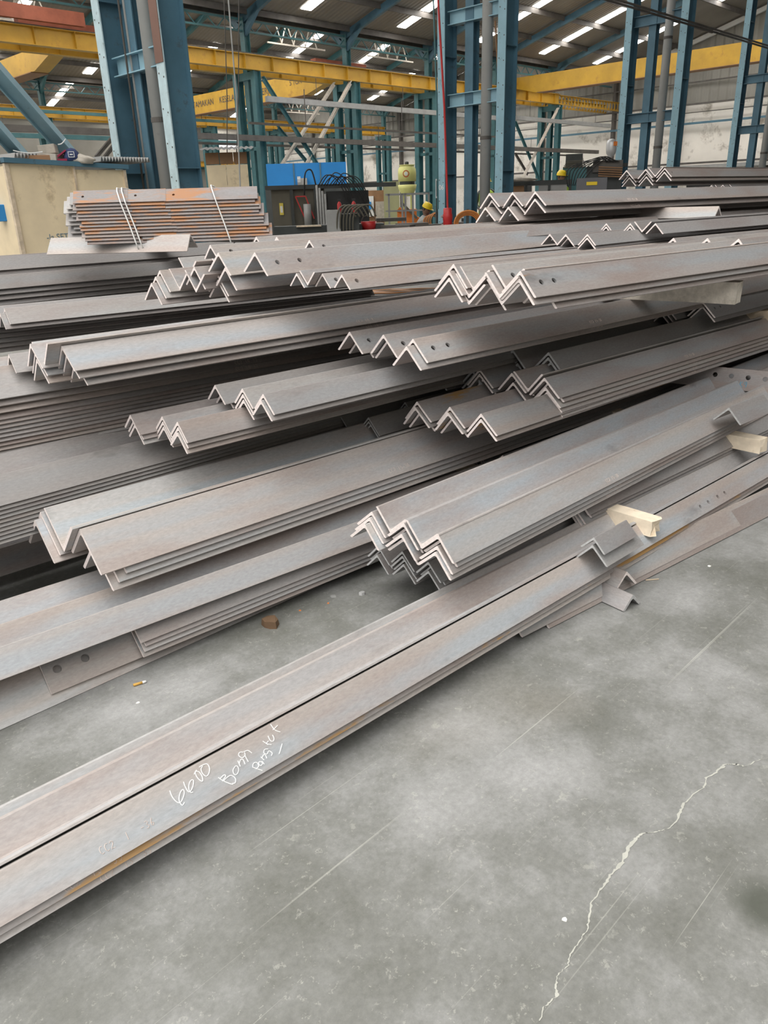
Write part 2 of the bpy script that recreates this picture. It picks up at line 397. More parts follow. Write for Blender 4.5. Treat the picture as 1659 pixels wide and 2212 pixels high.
#================================================================== STEEL COLUMNS
def hcol(mb, u, v, z0, z1, d=.31, b=.15, tf=.014, tw=.010, web='u', plates=()):
    """vertical H section; web plane along u, flanges facing -u / +u (or turned)"""
    if web == 'u':
        mb.box(u-d/2, u-d/2+tf, v-b/2, v+b/2, z0, z1, 1).box(u+d/2-tf, u+d/2, v-b/2, v+b/2, z0, z1, 0).box(u-d/2+tf, u+d/2-tf, v-tw/2, v+tw/2, z0, z1, 0)  # flange facing the daylight has its own slot for a lit tone
        for z in plates: mb.box(u-d/2+tf, u+d/2-tf, v-b/2+.002, v+b/2-.002, z, z+.012, 0)
    else:
        mb.box(u-b/2, u+b/2, v-d/2, v-d/2+tf, z0, z1, 0).box(u-b/2, u+b/2, v+d/2-tf, v+d/2, z0, z1, 0).box(u-tw/2, u+tw/2, v-d/2+tf, v+d/2-tf, z0, z1, 0)
def bolts(mb, u, v, z0, z1, d, side, mi):
    pass
names = ['nearest laced blue column behind the strapped bundle', 'laced blue column with number 06 behind the worker', 'laced blue column right of the silver tank', 'laced blue column at the right edge of the picture']
CU = [5.05, 10.93, 16.9, 22.95]
for i, u in enumerate(CU):
    e = empty('laced_column', u, 8.55); tag(e, names[i], 'column')
    for vv, dd in ((9.14, -.0), (7.95, 0)):
        mb = MB(); hcol(mb, 0, vv-8.55, 0, 9.6, plates=(1.62, 3.35, 5.2))
        for z in [x*.33+.5 for x in range(26)]:
            mb.box(-.158, -.153, vv-8.55-.05, vv-8.55-.035, z, z+.015, 2).box(-.158, -.153, vv-8.55+.035, vv-8.55+.05, z+.04, z+.055, 2)
        part('column_leg', mb, [M_BLUEP, M_PALEB if i == 0 else M_LBLUE, M_STEELD], e)  # same paint in a lit and a shaded tone
    mb = MB(); hcol(mb, 0.05, .12, 0, 9.6, d=.16, b=.16); part('middle_post', mb, [M_BLUEP, M_BLUEP], e)
    for z in ((2.62,), (2.62, 3.78), (2.62, 4.4, 5.35), (2.62, 3.8))[i]:
        mb = MB()
        z2 = z+.19
        mb.box(-.02, .0, -.52, .52, z, z2).box(-.08, .06, -.52, .52, z, z+.012).box(-.08, .06, -.52, .52, z2-.012, z2)
        part('tie_beam', mb, M_LBLUE if i < 2 else M_BLUEP, e)
    part('base_plate', MB().box(-.3, .3, -.85, .85, 0, .03), M_BLUEP, e)
    # rain pipe beside the post
    p = empty('drain_pipe', u-.02, 8.32); tag(p, ['grey drain pipe clamped to the nearest blue column', 'grey drain pipe on the column behind the worker', 'front grey drain pipe on the column right of the silver tank', 'grey drain pipe on the right-edge column'][i], 'pipe')
    part('pipe_barrel', MB().tube([(0, 0, 0), (0, 0, 9.5)], .085, 20), M_PIPE, p, True)
    for z in (2.1, 4.1): part('pipe_clamp', MB().tube([(0, 0, z), (0, 0, z+.05)], .091, 20).box(.08, .14, -.01, .01, z, z+.05), M_STEELD, p)
p = empty('drain_pipe', 17.15, 8.2); tag(p, 'second thinner drain pipe behind the front pipe right of the silver tank', 'pipe')
part('pipe_barrel', MB().tube([(.3, 0, 0), (.3, 0, 9.5)], .075, 16), M_PIPE, p, True)
# conduits inside the nearest column
c = empty('conduit_bundle', 5.02, 8.75); tag(c, 'vertical run of thin steel conduits inside the nearest blue column', 'conduit')
for k, (du, dv, r_, mt) in enumerate([(-.05, .0, .012, M_STEELD), (.0, -.02, .016, M_GREYM), (.04, .0, .013, M_WOODG), (.08, -.04, .014, M_GREYM), (.11, .0, .012, M_STEELD), (.02, -.12, .010, M_BLACK)]):
    part('conduit', MB().tube([(du, dv, 0), (du, dv, 9.5)], r_, 8), mt, c, True)
# red paint patch on near leg (top) of nearest column is primer
m = MB().box(5.05-.162, 5.05-.156, 7.95-.074, 7.95+.074, 2.62, 6.0)
o = struct('primer_patch', m, simple('brown_primer', (.19, .105, .08), .7, .1, 3), None); del o['kind']; o.parent = bpy.data.objects['laced_column']; o.location = (-5.05, -8.55, 0); o.rotation_euler = (0, 0, 0)
# painted number on column 06
def text(body, size, name, mat, parent, mw, ext=.0008):
    cu = bpy.data.curves.new(name, 'FONT'); cu.body = body; cu.size = size; cu.extrude = ext; cu.align_x = 'CENTER'; cu.align_y = 'CENTER'
    cu.materials.append(mat); o = bpy.data.objects.new(name, cu); COL.objects.link(o)
    dg = bpy.context.evaluated_depsgraph_get(); me = bpy.data.meshes.new_from_object(o.evaluated_get(dg)); bpy.data.objects.remove(o)
    me.name = name; me.materials.clear(); me.materials.append(mat); o = bpy.data.objects.new(name, me); COL.objects.link(o)
    if parent: o.parent = parent; o.matrix_parent_inverse = Matrix.Identity(4)
    o.matrix_local = mw; return o
def face_mu(u, v, z):      # text facing -u, reading left to right as seen from -u (x axis = -v)
    return Matrix(((0, 0, -1, u), (-1, 0, 0, v), (0, 1, 0, z), (0, 0, 0, 1)))
def face_mv(u, v, z):      # text facing -v, x axis = +u
    return Matrix(((1, 0, 0, u), (0, 0, -1, v), (0, 1, 0, z), (0, 0, 0, 1)))
cols = [o for o in COL.objects if o.name.startswith('laced_column')]
text('06', .11, 'painted_number', M_WHITE, cols[1], face_mu(-.158, .59, 1.42))
# second row of columns (V=31) and third (V=52)
wl = ['far left', 'second from left', 'third from left', 'behind the blue panel left end', 'behind the blue panel right end', 'behind the yellow tank', 'hidden behind column 06', 'beside the cross braces right of column 06', 'near the far wall']
def far_col(u, V, lab, grp, top=8.8, rw=6.7):
    e = empty('crane_column', u, V); tag(e, lab, 'column', grp)
    for vv in (-.65, .65):
        mb = MB(); hcol(mb, 0, vv, 0, rw, d=.36, b=.3); part('column_leg', mb, [M_TEAL, M_TEAL], e)
    mb = MB(); hcol(mb, .1, 0, 0, top, d=.3, b=.3); part('roof_post', mb, [M_TEAL, M_TEAL], e)
    part('tie_beam', MB().box(-.1, .1, -.65, .65, rw-.3, rw).box(-.05, .05, -.65, .65, 3.6, 3.75).box(-.05, .05, -.65, .65, 1.6, 1.75), M_TEAL, e)
    # haunched rafter stubs up both slopes
    for sg in (-1, 1):
        mb = MB().bar((.1, 0, top-.6), (.1, sg*1.1, top+.28), .16, .25)
        L = 10.3 if V != VA else 10.9
        mb.bar((.1, 0, top-.05), (.1, sg*L, top-.05+TAN*L), .16, .32)
        part('rafter', mb, M_TEAL if V > 40 else M_BLUEP, e)
for k in range(-1, 7):
    u = 11.3+6.02*k
    if u > 54: continue
    far_col(u, VB, 'teal crane column in the near row, ' + ['beyond the left edge', 'leftmost one, behind the leaning blue struts', 'hidden behind the nearest blue column', 'left end of the braced bay', 'right end of the braced bay', 'behind the yellow tank', 'directly behind column 06', 'beside the slatted blower housing'][k+1], 'teal crane columns of the near row')
for k in range(0, 8):
    u = 11.3+6.02*k+.0
    far_col(u, VC, 'teal crane column in the farther row, ' + ['%s from the left' % x for x in ('first', 'second', 'third', 'fourth', 'fifth', 'sixth', 'seventh', 'eighth')][k], 'teal crane columns of the far row')
# eave lattice girders
def lattice(V, u0, u1, lab, z0=8.25, z1=8.75):
    e = empty('lattice_girder', u0, V); tag(e, lab, 'girder')
    part('top_chord', MB().box(0, u1-u0, -.06, .06, z1-.08, z1), M_TEAL, e); part('bottom_chord', MB().box(0, u1-u0, -.06, .06, z0, z0+.07), M_TEAL, e)
    mb = MB(); x = 0; k = 0
    while x < u1-u0-.5:
        a, c = (z0, z1) if k % 2 == 0 else (z1, z0); mb.bar((x, 0, a), (x+.5, 0, c), .04, .04); x += .5; k += 1
    o = part('web_members', mb, M_TEAL, e); o['kind'] = 'stuff'
lattice(VB, -2, UE-1, 'teal lattice girder under the near roof valley')
lattice(VC, -2, UE-1, 'teal lattice girder under the farther roof valley')
# hanging lattice walkway hangers
for (x, y, V) in ((640, 75, 40), (650, 228, 60), (780, 245, 60), (30, 12, 40), (843, 105, 40)):
    u, _, z = onV(x, y, V); e = empty('hanger_frame', u, V); tag(e, 'white zigzag hanger frame below the roof, near x %s' % {640: 'upper middle', 650: 'lower middle', 780: 'lower right of middle', 30: 'top left corner', 843: 'left of column 06'}[x], 'hanger')
    e['label'] = {640: 'pale zigzag hanger frame above the yellow runway in the middle', 650: 'pale zigzag hanger frame below the grey rail, left one', 780: 'pale zigzag hanger frame below the grey rail, right one', 30: 'pale zigzag hanger frame at the top left corner', 843: 'pale zigzag hanger frame just left of column 06'}[x]
    mb = MB()
    for k in range(7): mb.bar((k*.45-1.6, 0, z-.55 if k % 2 else z+.55), ((k+1)*.45-1.6, 0, z+.55 if k % 2 else z-.55), .05, .05)
    mb.bar((-2.2, 0, z-.6), (2.2, 0, z-.6), .08, .08).bar((-1.5, 0, z+.6), (-1.5, 0, rz_(VC if V > 41 else VB, V) if V < 62 else 9.5), .03, .03)
    part('zigzag_bars', mb, M_WOODG, e)

#================================================================== CRANE RUNWAYS AND BRIDGES
def runway(V, u0, u1, lab, zt=7.3, h=.58, mat=M_YEL):
    e = empty('crane_runway', u0, V); tag(e, lab, 'crane runway'); L = u1-u0
    for s in (-1, 1):
        v0 = s*.65
        mb = MB().box(0, L, v0-.16, v0+.16, zt-.02, zt).box(0, L, v0-.16, v0+.16, zt-h, zt-h+.02).box(0, L, v0-.008, v0+.008, zt-h, zt)
        x = .75
        while x < L: mb.box(x, x+.015, v0-.15, v0+.15, zt-h, zt); x += 1.5
        part('runway_beam', mb, mat, e)
        part('rail', MB().box(0, L, v0-.03, v0+.03, zt, zt+.07), M_STEELD, e)
    return e
runway(VB, -8, 47.3, 'yellow crane runway with stiffeners along the near teal columns')
runway(VC, -8, 53, 'yellow crane runway along the farther teal columns')
runway(VD-1.2, -8, 53, 'yellow runway beams against the back wall', 5.6, .4)
# perforated extension of the near runway toward the far wall
e = empty('perforated_beam', 47.3, VB); tag(e, 'yellow perforated beam with diamond holes past the crane runway', 'beam')
for s in (-.65, .65):
    mb = MB().box(0, 8.4, s-.12, s+.12, 7.24, 7.26).box(0, 8.4, s-.12, s+.12, 6.72, 6.74)
    for k in range(21):
        x = k*.4
        mb.quad([(x, s, 6.74), (x+.13, s, 6.74), (x+.05, s, 7.0), (x+.13, s, 7.24), (x, s, 7.24)]); mb.quad([(x+.13, s, 6.74), (x+.4, s, 6.74), (x+.4, s, 6.86), (x+.265, s, 6.86)])
        mb.quad([(x+.4, s, 7.24), (x+.13, s, 7.24), (x+.265, s, 7.12), (x+.4, s, 7.12)]); mb.quad([(x+.34, s, 6.74), (x+.4, s, 6.74), (x+.4, s, 7.24), (x+.34, s, 7.24)])
    part('perforated_web', mb, M_YEL, e)
def bridge(u, v0, v1, zb, zt, lab, taper0=False, taper1=False, w=.5, truck=None):
    e = empty('crane_bridge', u, v0); tag(e, lab, 'crane bridge'); L = v1-v0
    mb = MB(); prof = []
    a = [(0, zb+(.45 if taper0 else 0)), (1.8 if taper0 else .01, zb), (L-(1.8 if taper1 else .01), zb), (L, zb+(.45 if taper1 else 0)), (L, zt), (0, zt)]
    mb.quad([(-w/2, y, z) for y, z in a]); mb.quad([(w/2, y, z) for y, z in a][::-1])
    for i in range(6):
        (y0, z0), (y1, z1) = a[i], a[(i+1) % 6]; mb.quad([(-w/2, y0, z0), (w/2, y0, z0), (w/2, y1, z1), (-w/2, y1, z1)])
    part('box_girder', mb, M_YEL, e)
    part('bottom_flange', MB().box(-w/2-.07, w/2+.07, 2, L-2, zb-.03, zb), M_CARD, e)
    if truck is not None: part('end_carriage', MB().box(-1.7, 1.7, truck-.18, truck+.18, 7.38, 7.75), M_RED, e)
    return e
bridge(42.8, 8.8, 30.7, 6.95, 7.85, 'long yellow bridge girder crossing behind the right-hand columns', False, True, .55, 21.6)
b2 = bridge(29.6, 32.2, 51.5, 6.55, 7.55, 'yellow bridge girder lettered with safety slogan, left of centre', True, False, .5, -.5)
for w_d, yv in (('UTAMAKAN', 11.4), ('KESELAMATAN', 8.0), ('KERJA', 5.2)): text(w_d, .46, 'painted_slogan', M_STEELD, b2, face_mu(-.27, yv, 7.05))
text('5 TON', .34, 'painted_load', M_STEELD, b2, face_mu(-.27, 2.6, 7.2))
bridge(15.4, 31.9, 51.5, 6.45, 7.2, 'bright yellow bridge girder end at the left edge', True, False, .6, -.55)
bridge(11.2, 52.6, 71, 6.3, 7.1, 'distant yellow bridge girder low at the left edge', True, False, .6, .0)
# red walkway strip above runway at left
u1, _, z = onV(178, 66, 30.2)
e = empty('walkway_beam', -4, 30.0); tag(e, 'red brown beam lying along the top of the runway at left', 'beam')
part('beam_body', MB().box(0, u1+4, -.1, .1, 7.42, 7.85), M_RED, e)
# brown conduit pair at top right near the columns
e = empty('overhead_pipes', 8, 8.6); tag(e, 'pair of brown overhead pipes at the top right', 'pipe')
a = onV(1300, 2, 7.7); c = onV(1655, 88, 7.7)
for d in (0, .12):
    part('pipe_run', MB().tube([(a[0]-8-2, 7.7-8.6+d, (a[2]+c[2])/2), (c[0]-8+4, 7.7-8.6+d, (a[2]+c[2])/2)], .02, 8), M_STEELD, e, True)
#================================================================== BRACES AND RAILS IN THE MIDDLE DISTANCE
def strut(name, cat, lab, a, c, w_, h_, mat, grp=None):
    A = Vector(a); Cc = Vector(c); e = empty(name, A.x, A.y, 0); tag(e, lab, cat, grp)
    d = Cc-A
    mb = MB().bar((0, 0, A.z), (d.x, d.y, Cc.z), w_, .02).bar((0, 0, A.z-h_/2), (d.x, d.y, Cc.z-h_/2), .02, h_)
    part('strut_body', mb, mat, e)
def pxs(x, y, V): return onV(x, y, V)
strut('brace', 'brace', 'teal brace falling right from the left column top', pxs(568, 165, 30.2), pxs(735, 432, 30.2), .2, .2, M_TEAL)
strut('brace', 'brace', 'bare metal brace rising right to the right column top', pxs(575, 405, 30.6), pxs(722, 178, 30.6), .18, .16, M_WOODG)
strut('brace', 'brace', 'long bare metal brace rising to the near leg top', pxs(632, 408, 30.25), pxs(757, 175, 30.25), .2, .18, M_WOODG)
strut('brace', 'brace', 'dark teal brace falling right in the middle of the braced bay', pxs(600, 272, 31), pxs(705, 398, 31), .18, .16, M_TEAL)
strut('brace', 'brace', 'bare metal brace right of column 06', pxs(1130, 382, 30.3), pxs(1208, 228, 30.3), .2, .18, M_WOODG)
strut('brace', 'brace', 'teal brace falling right, right of column 06', pxs(1113, 262, 30.5), pxs(1165, 388, 30.5), .2, .18, M_TEAL)
strut('brace', 'brace', 'thin dark brace near the wall right of column 06', pxs(1113, 330, 31.5), pxs(1140, 375, 31.5), .15, .15, M_STEELD)
strut('brace', 'brace', 'left leaning brown brace behind the plywood cabin', pxs(206, 336, 31), pxs(245, 290, 31), .15, .15, M_STEELD)
strut('brace', 'brace', 'second brown brace behind the plywood cabin', pxs(222, 340, 31), pxs(256, 296, 31), .15, .15, M_STEELD)
def rail(lab, V, z, u0, u1, w_, h_, mat):
    e = empty('service_rail', u0, V); tag(e, lab, 'rail'); part('rail_body', MB().box(0, u1-u0, -w_/2, w_/2, z-h_/2, z+h_/2), mat, e)
    for k in range(3):
        part('rail_hanger', MB().tube([((k+.5)*(u1-u0)/3, 0, z), ((k+.5)*(u1-u0)/3, 0, z+1.0)], .015, 6), M_STEELD, e)
    return e
z = onV(700, 224, 29.9)[2]; rail('grey square rail under the yellow bridge girder', 29.9, z, 23.5, 41, .2, .22, M_GREYM)
z = onV(640, 302, 30)[2]; rail('dark rail across the braced bay at mid height', 30, z, 9, 52, .2, .22, M_STEELD)
z = onV(700, 318, 33)[2]; rail('thin dark pipe behind the braced bay', 33, z, 20, 54, .1, .1, M_STEELD)
z = onV(700, 275, 44)[2]; rail('teal rail in front of the far runway', 44, z, 5, 54, .15, .15, M_TEAL)
z = onV(200, 298, 50)[2]; rail('teal rail low behind the plywood cabin', 50, z, 0, 40, .2, .25, M_TEAL)
z = onV(1200, 262, 29.8)[2]; rail('grey rail right of column 06', 29.8, z, 41.5, 53, .2, .22, M_GREYM)
z = onV(900, 286, 20)[2]; rail('thin brown pipe left of column 06', 20, z, 15, 28, .06, .06, M_STEELD)
#================================================================== STEEL ANGLES
_cache = {}
def angle_mesh(L, t, length, holes, mats, cut):
    """L section: outer corner on the x axis, near leg toward (-y,-z), far leg toward (+y,-z). holes = ((x, p, r, leg), ...)"""
    key = (L, t, round(length, 3), holes, mats.name, cut.name)
    if key in _cache: return _cache[key]
    # profile in leg coordinates (p along near leg, q along far leg)
    r = t*.45; f = t*.9
    hp = sorted({h[1] for h in holes if h[3] == 0}); hq = sorted({h[1] for h in holes if h[3] == 1}); hr = .014
    def cuts(hs, a, b, rev=False):
        o = []
        for h in hs: o += [h-hr, h+hr]
        return o[::-1] if rev else o
    P = [(0, r), (r*.3, r*.3), (r, 0)]
    tags = {}
    seg = []           # list of (p,q)
    pts = [(0, r), (r*.3, r*.3), (r, 0)]
    for c in cuts(hp, 0, L): pts.append((c, 0))
    pts += [(L, 0), (L, t*.45), (L-t*.55, t)]
    for c in cuts(hp, 0, L, True): pts.append((c, t))
    pts += [(t+f, t), (t+f*.3, t+f*.3), (t, t+f)]
    for c in cuts(hq, 0, L): pts.append((t, c))
    pts += [(t, L-t*.55), (t*.45, L), (0, L)]
    for c in cuts(hq, 0, L, True): pts.append((0, c))
    def W(p, q, x): return (x, (-p+q)*S2, (-p-q)*S2)
    xs = sorted({0.0, length} | {h[0]+s*hr for h in holes for s in (-1, 1)})
    n = len(pts); V = []; F = []; MI = []
    for x in xs: V += [W(p, q, x) for p, q in pts]
    def holecell(i, j):
        xa, xb = xs[i], xs[i+1]; (p0, q0), (p1, q1) = pts[j], pts[(j+1) % n]
        for h in holes:
            if abs(h[0]-hr-xa) < 1e-6 and abs(h[0]+hr-xb) < 1e-6:
                if h[3] == 0 and abs(q0-q1) < 1e-9 and q0 in (0, t) and abs(min(p0, p1)-(h[1]-hr)) < 1e-6 and abs(max(p0, p1)-(h[1]+hr)) < 1e-6: return h, q0
                if h[3] == 1 and abs(p0-p1) < 1e-9 and p0 in (0, t) and abs(min(q0, q1)-(h[1]-hr)) < 1e-6 and abs(max(q0, q1)-(h[1]+hr)) < 1e-6: return h, p0
        return None
    N = 16; rings = {}
    for i in range(len(xs)-1):
        for j in range(n):
            j2 = (j+1) % n; hc = holecell(i, j)
            if hc is None:
                F.append((i*n+j, i*n+j2, (i+1)*n+j2, (i+1)*n+j)); MI.append(0); continue
            h, lv = hc; b = len(V); pc = h[1]
            for k in range(N):
                a = 2*math.pi*(k+.5)/N; x = h[0]+h[2]*math.cos(a); c = pc+h[2]*math.sin(a)
                V.append(W(c, lv, x) if h[3] == 0 else W(lv, c, x))
            rings.setdefault((h[0], h[1], h[3]), []).append(b)
            # corners, angle order: (+,+) 45deg etc
            def corner(sx, sc):
                ii = i+1 if sx > 0 else i
                pj = pts[j][0 if h[3] == 0 else 1]; pk = pts[j2][0 if h[3] == 0 else 1]
                jj = j if (pj > pk) == (sc > 0) else j2
                return ii*n+jj
            cs = [corner(1, 1), corner(-1, 1), corner(-1, -1), corner(1, -1)]   # at 45,135,225,315 degrees
            for k in range(N):
                a0 = (k+.5)*360/N; a1 = (k+1.5)*360/N
                q0 = int(((a0-0) % 360)//90); q1 = int((a1 % 360)//90)
                if q0 == q1: F.append((b+k, b+(k+1) % N, cs[q0])); MI.append(0)
                else: F.append((b+k, b+(k+1) % N, cs[q1], cs[q0])); MI.append(0)
    for k_, bs in rings.items():
        if len(bs) == 2:
            for k in range(N): F.append((bs[0]+k, bs[0]+(k+1) % N, bs[1]+(k+1) % N, bs[1]+k)); MI.append(0)
    e0 = list(range(n)); F.append(tuple(e0[::-1])); MI.append(1)
    F.append(tuple((len(xs)-1)*n+k for k in e0)); MI.append(1)
    me = bpy.data.meshes.new('steel_angle'); me.from_pydata(V, [], F)
    me.materials.append(mats); me.materials.append(cut); me.polygons.foreach_set('material_index', MI)
    bm = bmesh.new(); bm.from_mesh(me); bmesh.ops.recalc_face_normals(bm, faces=bm.faces); bm.to_mesh(me); bm.free(); me.update()
    _cache[key] = me; return me
NANG = 0; HV, HF = [], []
HIDDEN = {13,14,15,16,17,55,58,59,60,61,65,66,67,69,75,76,77,78,79,80,81,94,103,105,107,127,128,131,134,139,140,141,142,148,149,168,169,170,171,172,173,174,175,176,177,178,195,200,201,204,205,206,207,228,229,230,231,232,233,234,242,247,248,249,250,253,255,256,257,258,259,260,261,262,263,264,265,266,267,268,269,270,271,272,273,274,275,276,277,278,279,280,281,282,283,286,298,306,307,313,314,315,316,317,320,321,323,324,325,331,333,334,335,336,337,338,339,340,341,342,343,344,345,362,363,364,365,366,367,368,369,370,380,430,431,432,433,434,435,436}
ORD = ['topmost', 'second', 'third', 'fourth', 'fifth', 'sixth', 'seventh', 'eighth', 'ninth', 'tenth', 'eleventh', 'twelfth', 'thirteenth', 'fourteenth']
_seen = set()
def put_angle(me, org, az, roll, flip, label, group, up=0.0, cat='steel angle', name='steel_angle'):
    a = math.pi/2-math.radians(az)
    M = Matrix.Rotation(a, 4, 'Z') @ Matrix.Rotation(-math.radians(up), 4, 'Y') @ Matrix.Rotation(roll+(math.pi if flip else 0), 4, 'X')
    global NANG
    NANG += 1
    if NANG in HIDDEN:                       # steel the picture shows nothing of: joined into one mass
        for v in me.vertices: HV.append(tuple(Matrix.Translation(org) @ M @ v.co))
        b = len(HV)-len(me.vertices); HF.extend(tuple(b+i for i in p.vertices) for p in me.polygons); return None
    o = bpy.data.objects.new(name, me); COL.objects.link(o); o.matrix_world = Matrix.Translation(org) @ M; o['n'] = NANG
    k = label; i = 2
    assert k not in _seen, k
    _seen.add(k)
    tag(o, label, cat, group); return o
def endlen(P, z, az, xend):
    o = atz(P[0], P[1], z); a = math.radians(az); u = Vector((math.sin(a), math.cos(a), 0)); lo, hi = .05, 30
    for _ in range(50):
        m = (lo+hi)/2
        if proj(o+u*m)[0] < xend: lo = m
        else: hi = m
    return lo
def bundle(bname, P, z, az, L, rows, t=.008, pitch=.018, roll=45, length=6.6, mat=M_BROWN, cut=M_CUT, du0=0.0, group=None, colour='grey', up=0.0, gap=.004, toe=False):
    """rows: list of (k, n, [du...], holes, zoff) ; k integer = ridge up, k+.5 = trough bar; first row's ridge end goes through pixel P at height z"""
    o0 = atz(P[0], P[1], z); a = math.radians(az); u = Vector((math.sin(a), math.cos(a), 0)); v = Vector((-math.cos(a), math.sin(a), 0))
    ph = math.radians(roll-45); sp = L*math.sqrt(2)+gap; out = []
    th = math.radians(roll)
    if toe: o0 = o0+v*(L*math.cos(th))+Vector((0, 0, L*math.sin(th)))
    pl = pitch if isinstance(pitch, (list, tuple)) else [pitch]
    seq = {}
    nrow = len(rows)
    for ri, row in enumerate(rows):
        k, n, dus, holes = row[:4]; zo = row[4] if len(row) > 4 else 0.0
        vo = row[5] if len(row) > 5 else 0.0
        flip = abs(k-round(k)) > .01
        side = ORDROW(k)
        for i in range(n):
            y = k*sp+vo; zz = -sum(pl[min(q, len(pl)-1)] for q in range(i))+zo+(0 if not flip else -L*S2+.004)
            if flip: zz += 2*i*0
            p = o0 + v*y + Vector((0, 0, zz)) + u*(du0+(dus[i] if i < len(dus) else dus[-1]+.006*((i*7) % 5-2)))
            le = length if not isinstance(length, dict) else length
            me = angle_mesh(L, t, le, tuple(holes) if holes and (i == 0 or len(dus) > i and dus[i] <= dus[0]+.03) else (), mat, cut)
            if flip: lab = '%s steel angle, %s trough-up, %s row, %s' % (colour, ORD[i] if n > 1 else 'lying', side, bname)
            else: lab = '%s steel angle, %s, %s row, %s' % (colour, (ORD[i]+(' down' if i else '')) , side, bname)
            out.append(put_angle(me, p, az, ph, flip, lab, (group or bname)))
    return out, o0, u, v
def ORDROW(k):
    return {0: 'nearest', .5: 'nearest', 1: 'second', 1.5: 'second', 2: 'third', 2.5: 'third', 3: 'fourth', 3.5: 'fourth', -1: 'front', 4: 'fifth', 5: 'sixth'}[k]
def H2(L, *xs, r=.0095, leg=0, frac=.5): return tuple((x, round(L*frac, 4), r, leg) for x in xs)

# --- stack nearest the camera -------------------------------------------------
F_, Fo, Fu, Fv = bundle('chalk-marked front bundle', (829, 1428), .15, 47.9, .086,
    [(0, 3, [-1.3], ((2.88, .055, .008, 0), (2.944, .055, .008, 0), (3.021, .055, .008, 0), (3.08, .055, .008, 0))), (.5, 1, [-1.3], None), (1, 1, [-1.3], None, .012, .022)], t=.010, pitch=.0165, length=6.6, mat=M_BLUE, gap=.002)
bundle('front floor pair', (1188, 1357), .004, 52.5, .085, [(0, 1, [0], None)], t=.008, length=6.0, mat=M_BROWN, toe=True)
bundle('front floor pair, inner bar', (1130, 1376), .016, 52.2, .085, [(0, 1, [0], None)], t=.008, length=6.0, mat=M_BROWN, toe=True, colour='brownish')
bundle('bundle ending by the broken timber', (1267, 1116), .186, 48.5, .085, [(0, 5, [.02, .035, .0, -.008, -.01], None), (1, 5, [-.2, -.1], None)], pitch=.0135, t=.008, mat=M_GREY, colour='dark grey', toe=True)
bundle('low near bundle above chalk marks', (947, 1155), .354, 45.8, .090,
    [(0, 4, [0, .015, -.005, -.012], None), (.5, 1, [.0], None), (1, 4, [.0, .02, -.01, .0], None), (1.5, 1, [.01], None, .004), (2, 3, [0, -.01, -.03], H2(.09, .05))],
    roll=50, pitch=.0155, mat=M_BLUE, colour='blue-grey', length=7.0)
bundle('lower stepped middle bundle', (1039, 892.5), .52, 47.8, .1,
    [(0, 2, [0, -.0], H2(.1, .05, leg=1)), (1, 3, [.0, -.01, .02], H2(.1, .05, leg=1)), (2, 3, [-.02, -.03, .0], H2(.1, .05, leg=1))], pitch=.019, roll=41, colour='brownish')
bundle('upper stepped middle bundle', (1176, 815), .585, 48.6, .1,
    [(0, 5, [0, .03, .01, .02], None), (.5, 1, [.0], None), (1, 3, [-.01, .04, .0], None), (2, 3, [-.03, -.03, .0], None)], pitch=.019, roll=42, colour='brownish')
bundle('shaded end behind the stepped bundles', (1185, 760), .64, 48, .1,
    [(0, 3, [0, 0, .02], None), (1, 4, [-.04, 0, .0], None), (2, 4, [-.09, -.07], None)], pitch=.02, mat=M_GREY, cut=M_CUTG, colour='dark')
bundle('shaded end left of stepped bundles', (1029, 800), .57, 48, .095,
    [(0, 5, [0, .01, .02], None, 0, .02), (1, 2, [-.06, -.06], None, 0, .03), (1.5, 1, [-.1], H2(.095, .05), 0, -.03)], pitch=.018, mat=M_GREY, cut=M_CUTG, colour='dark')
bundle('bundle under the whitish timber', (1518, 651), .72, 48, .1,
    [(0, 2, [0, .005], H2(.1, .06, .12)), (1, 3, [-.089, -.10, -.11], H2(.1, .06, .12), -.011), (2, 3, [-.09, -.11, -.10], H2(.1, .06, .12), -.012), (3, 2, [-.04, -.05], H2(.1, .06, .12), -.0), (4, 2, [.0, .02], H2(.1, .06, .12), -.01)], pitch=.021, mat=M_GREY, roll=44, colour='grey', t=.007)
bundle('bundle ending with two bolt holes, middle', (892, 731), .785, 48.5, .1,
    [(0, 2, [0, -.03], H2(.1, .06, .13)), (1, 2, [.0, .02], H2(.1, .06, .13)), (2, 2, [-.03, .02], H2(.1, .06, .13))], pitch=.020, roll=45, colour='brownish')
bundle('thick high near bundle', (1124, 584), 1.0, 51.8, .1,
    [(0, 3, [0, -.005, .10], H2(.1, .06, .12), 0.0), (.5, 3, [.02, -.01, .0], H2(.1, .06, .12)), (1, 2, [.03, .03], None, -.03), (1.5, 3, [.02, .0, 0.0], None, -.01), (2, 3, [.0, -.02, -.02], H2(.1, .07, .07), .01)], pitch=.021, roll=48, colour='brownish')
bundle('bundle laid on the thick high bundle', (1596, 515), 1.025, 51.5, .1,
    [(0, 2, [0, .005], H2(.1, .06, .12)), (1, 2, [.02, -.0], H2(.1, .06, .12)), (2, 2, [.0, -.03], H2(.1, .06, .12))], pitch=.02, roll=49, colour='brownish', length=5.0)
bundle('high bundle at eye level', (1156, 412.5), 1.235, 49.5, .1,
    [(0, 2, [0, .0], H2(.1, .05, leg=1)), (1, 3, [-.02, -.0, -.05], H2(.1, .05, leg=1)), (2, 3, [-.05, -.03, -.08], H2(.1, .05, leg=1))], pitch=.034, roll=42, colour='brownish', length=7, gap=-.012)
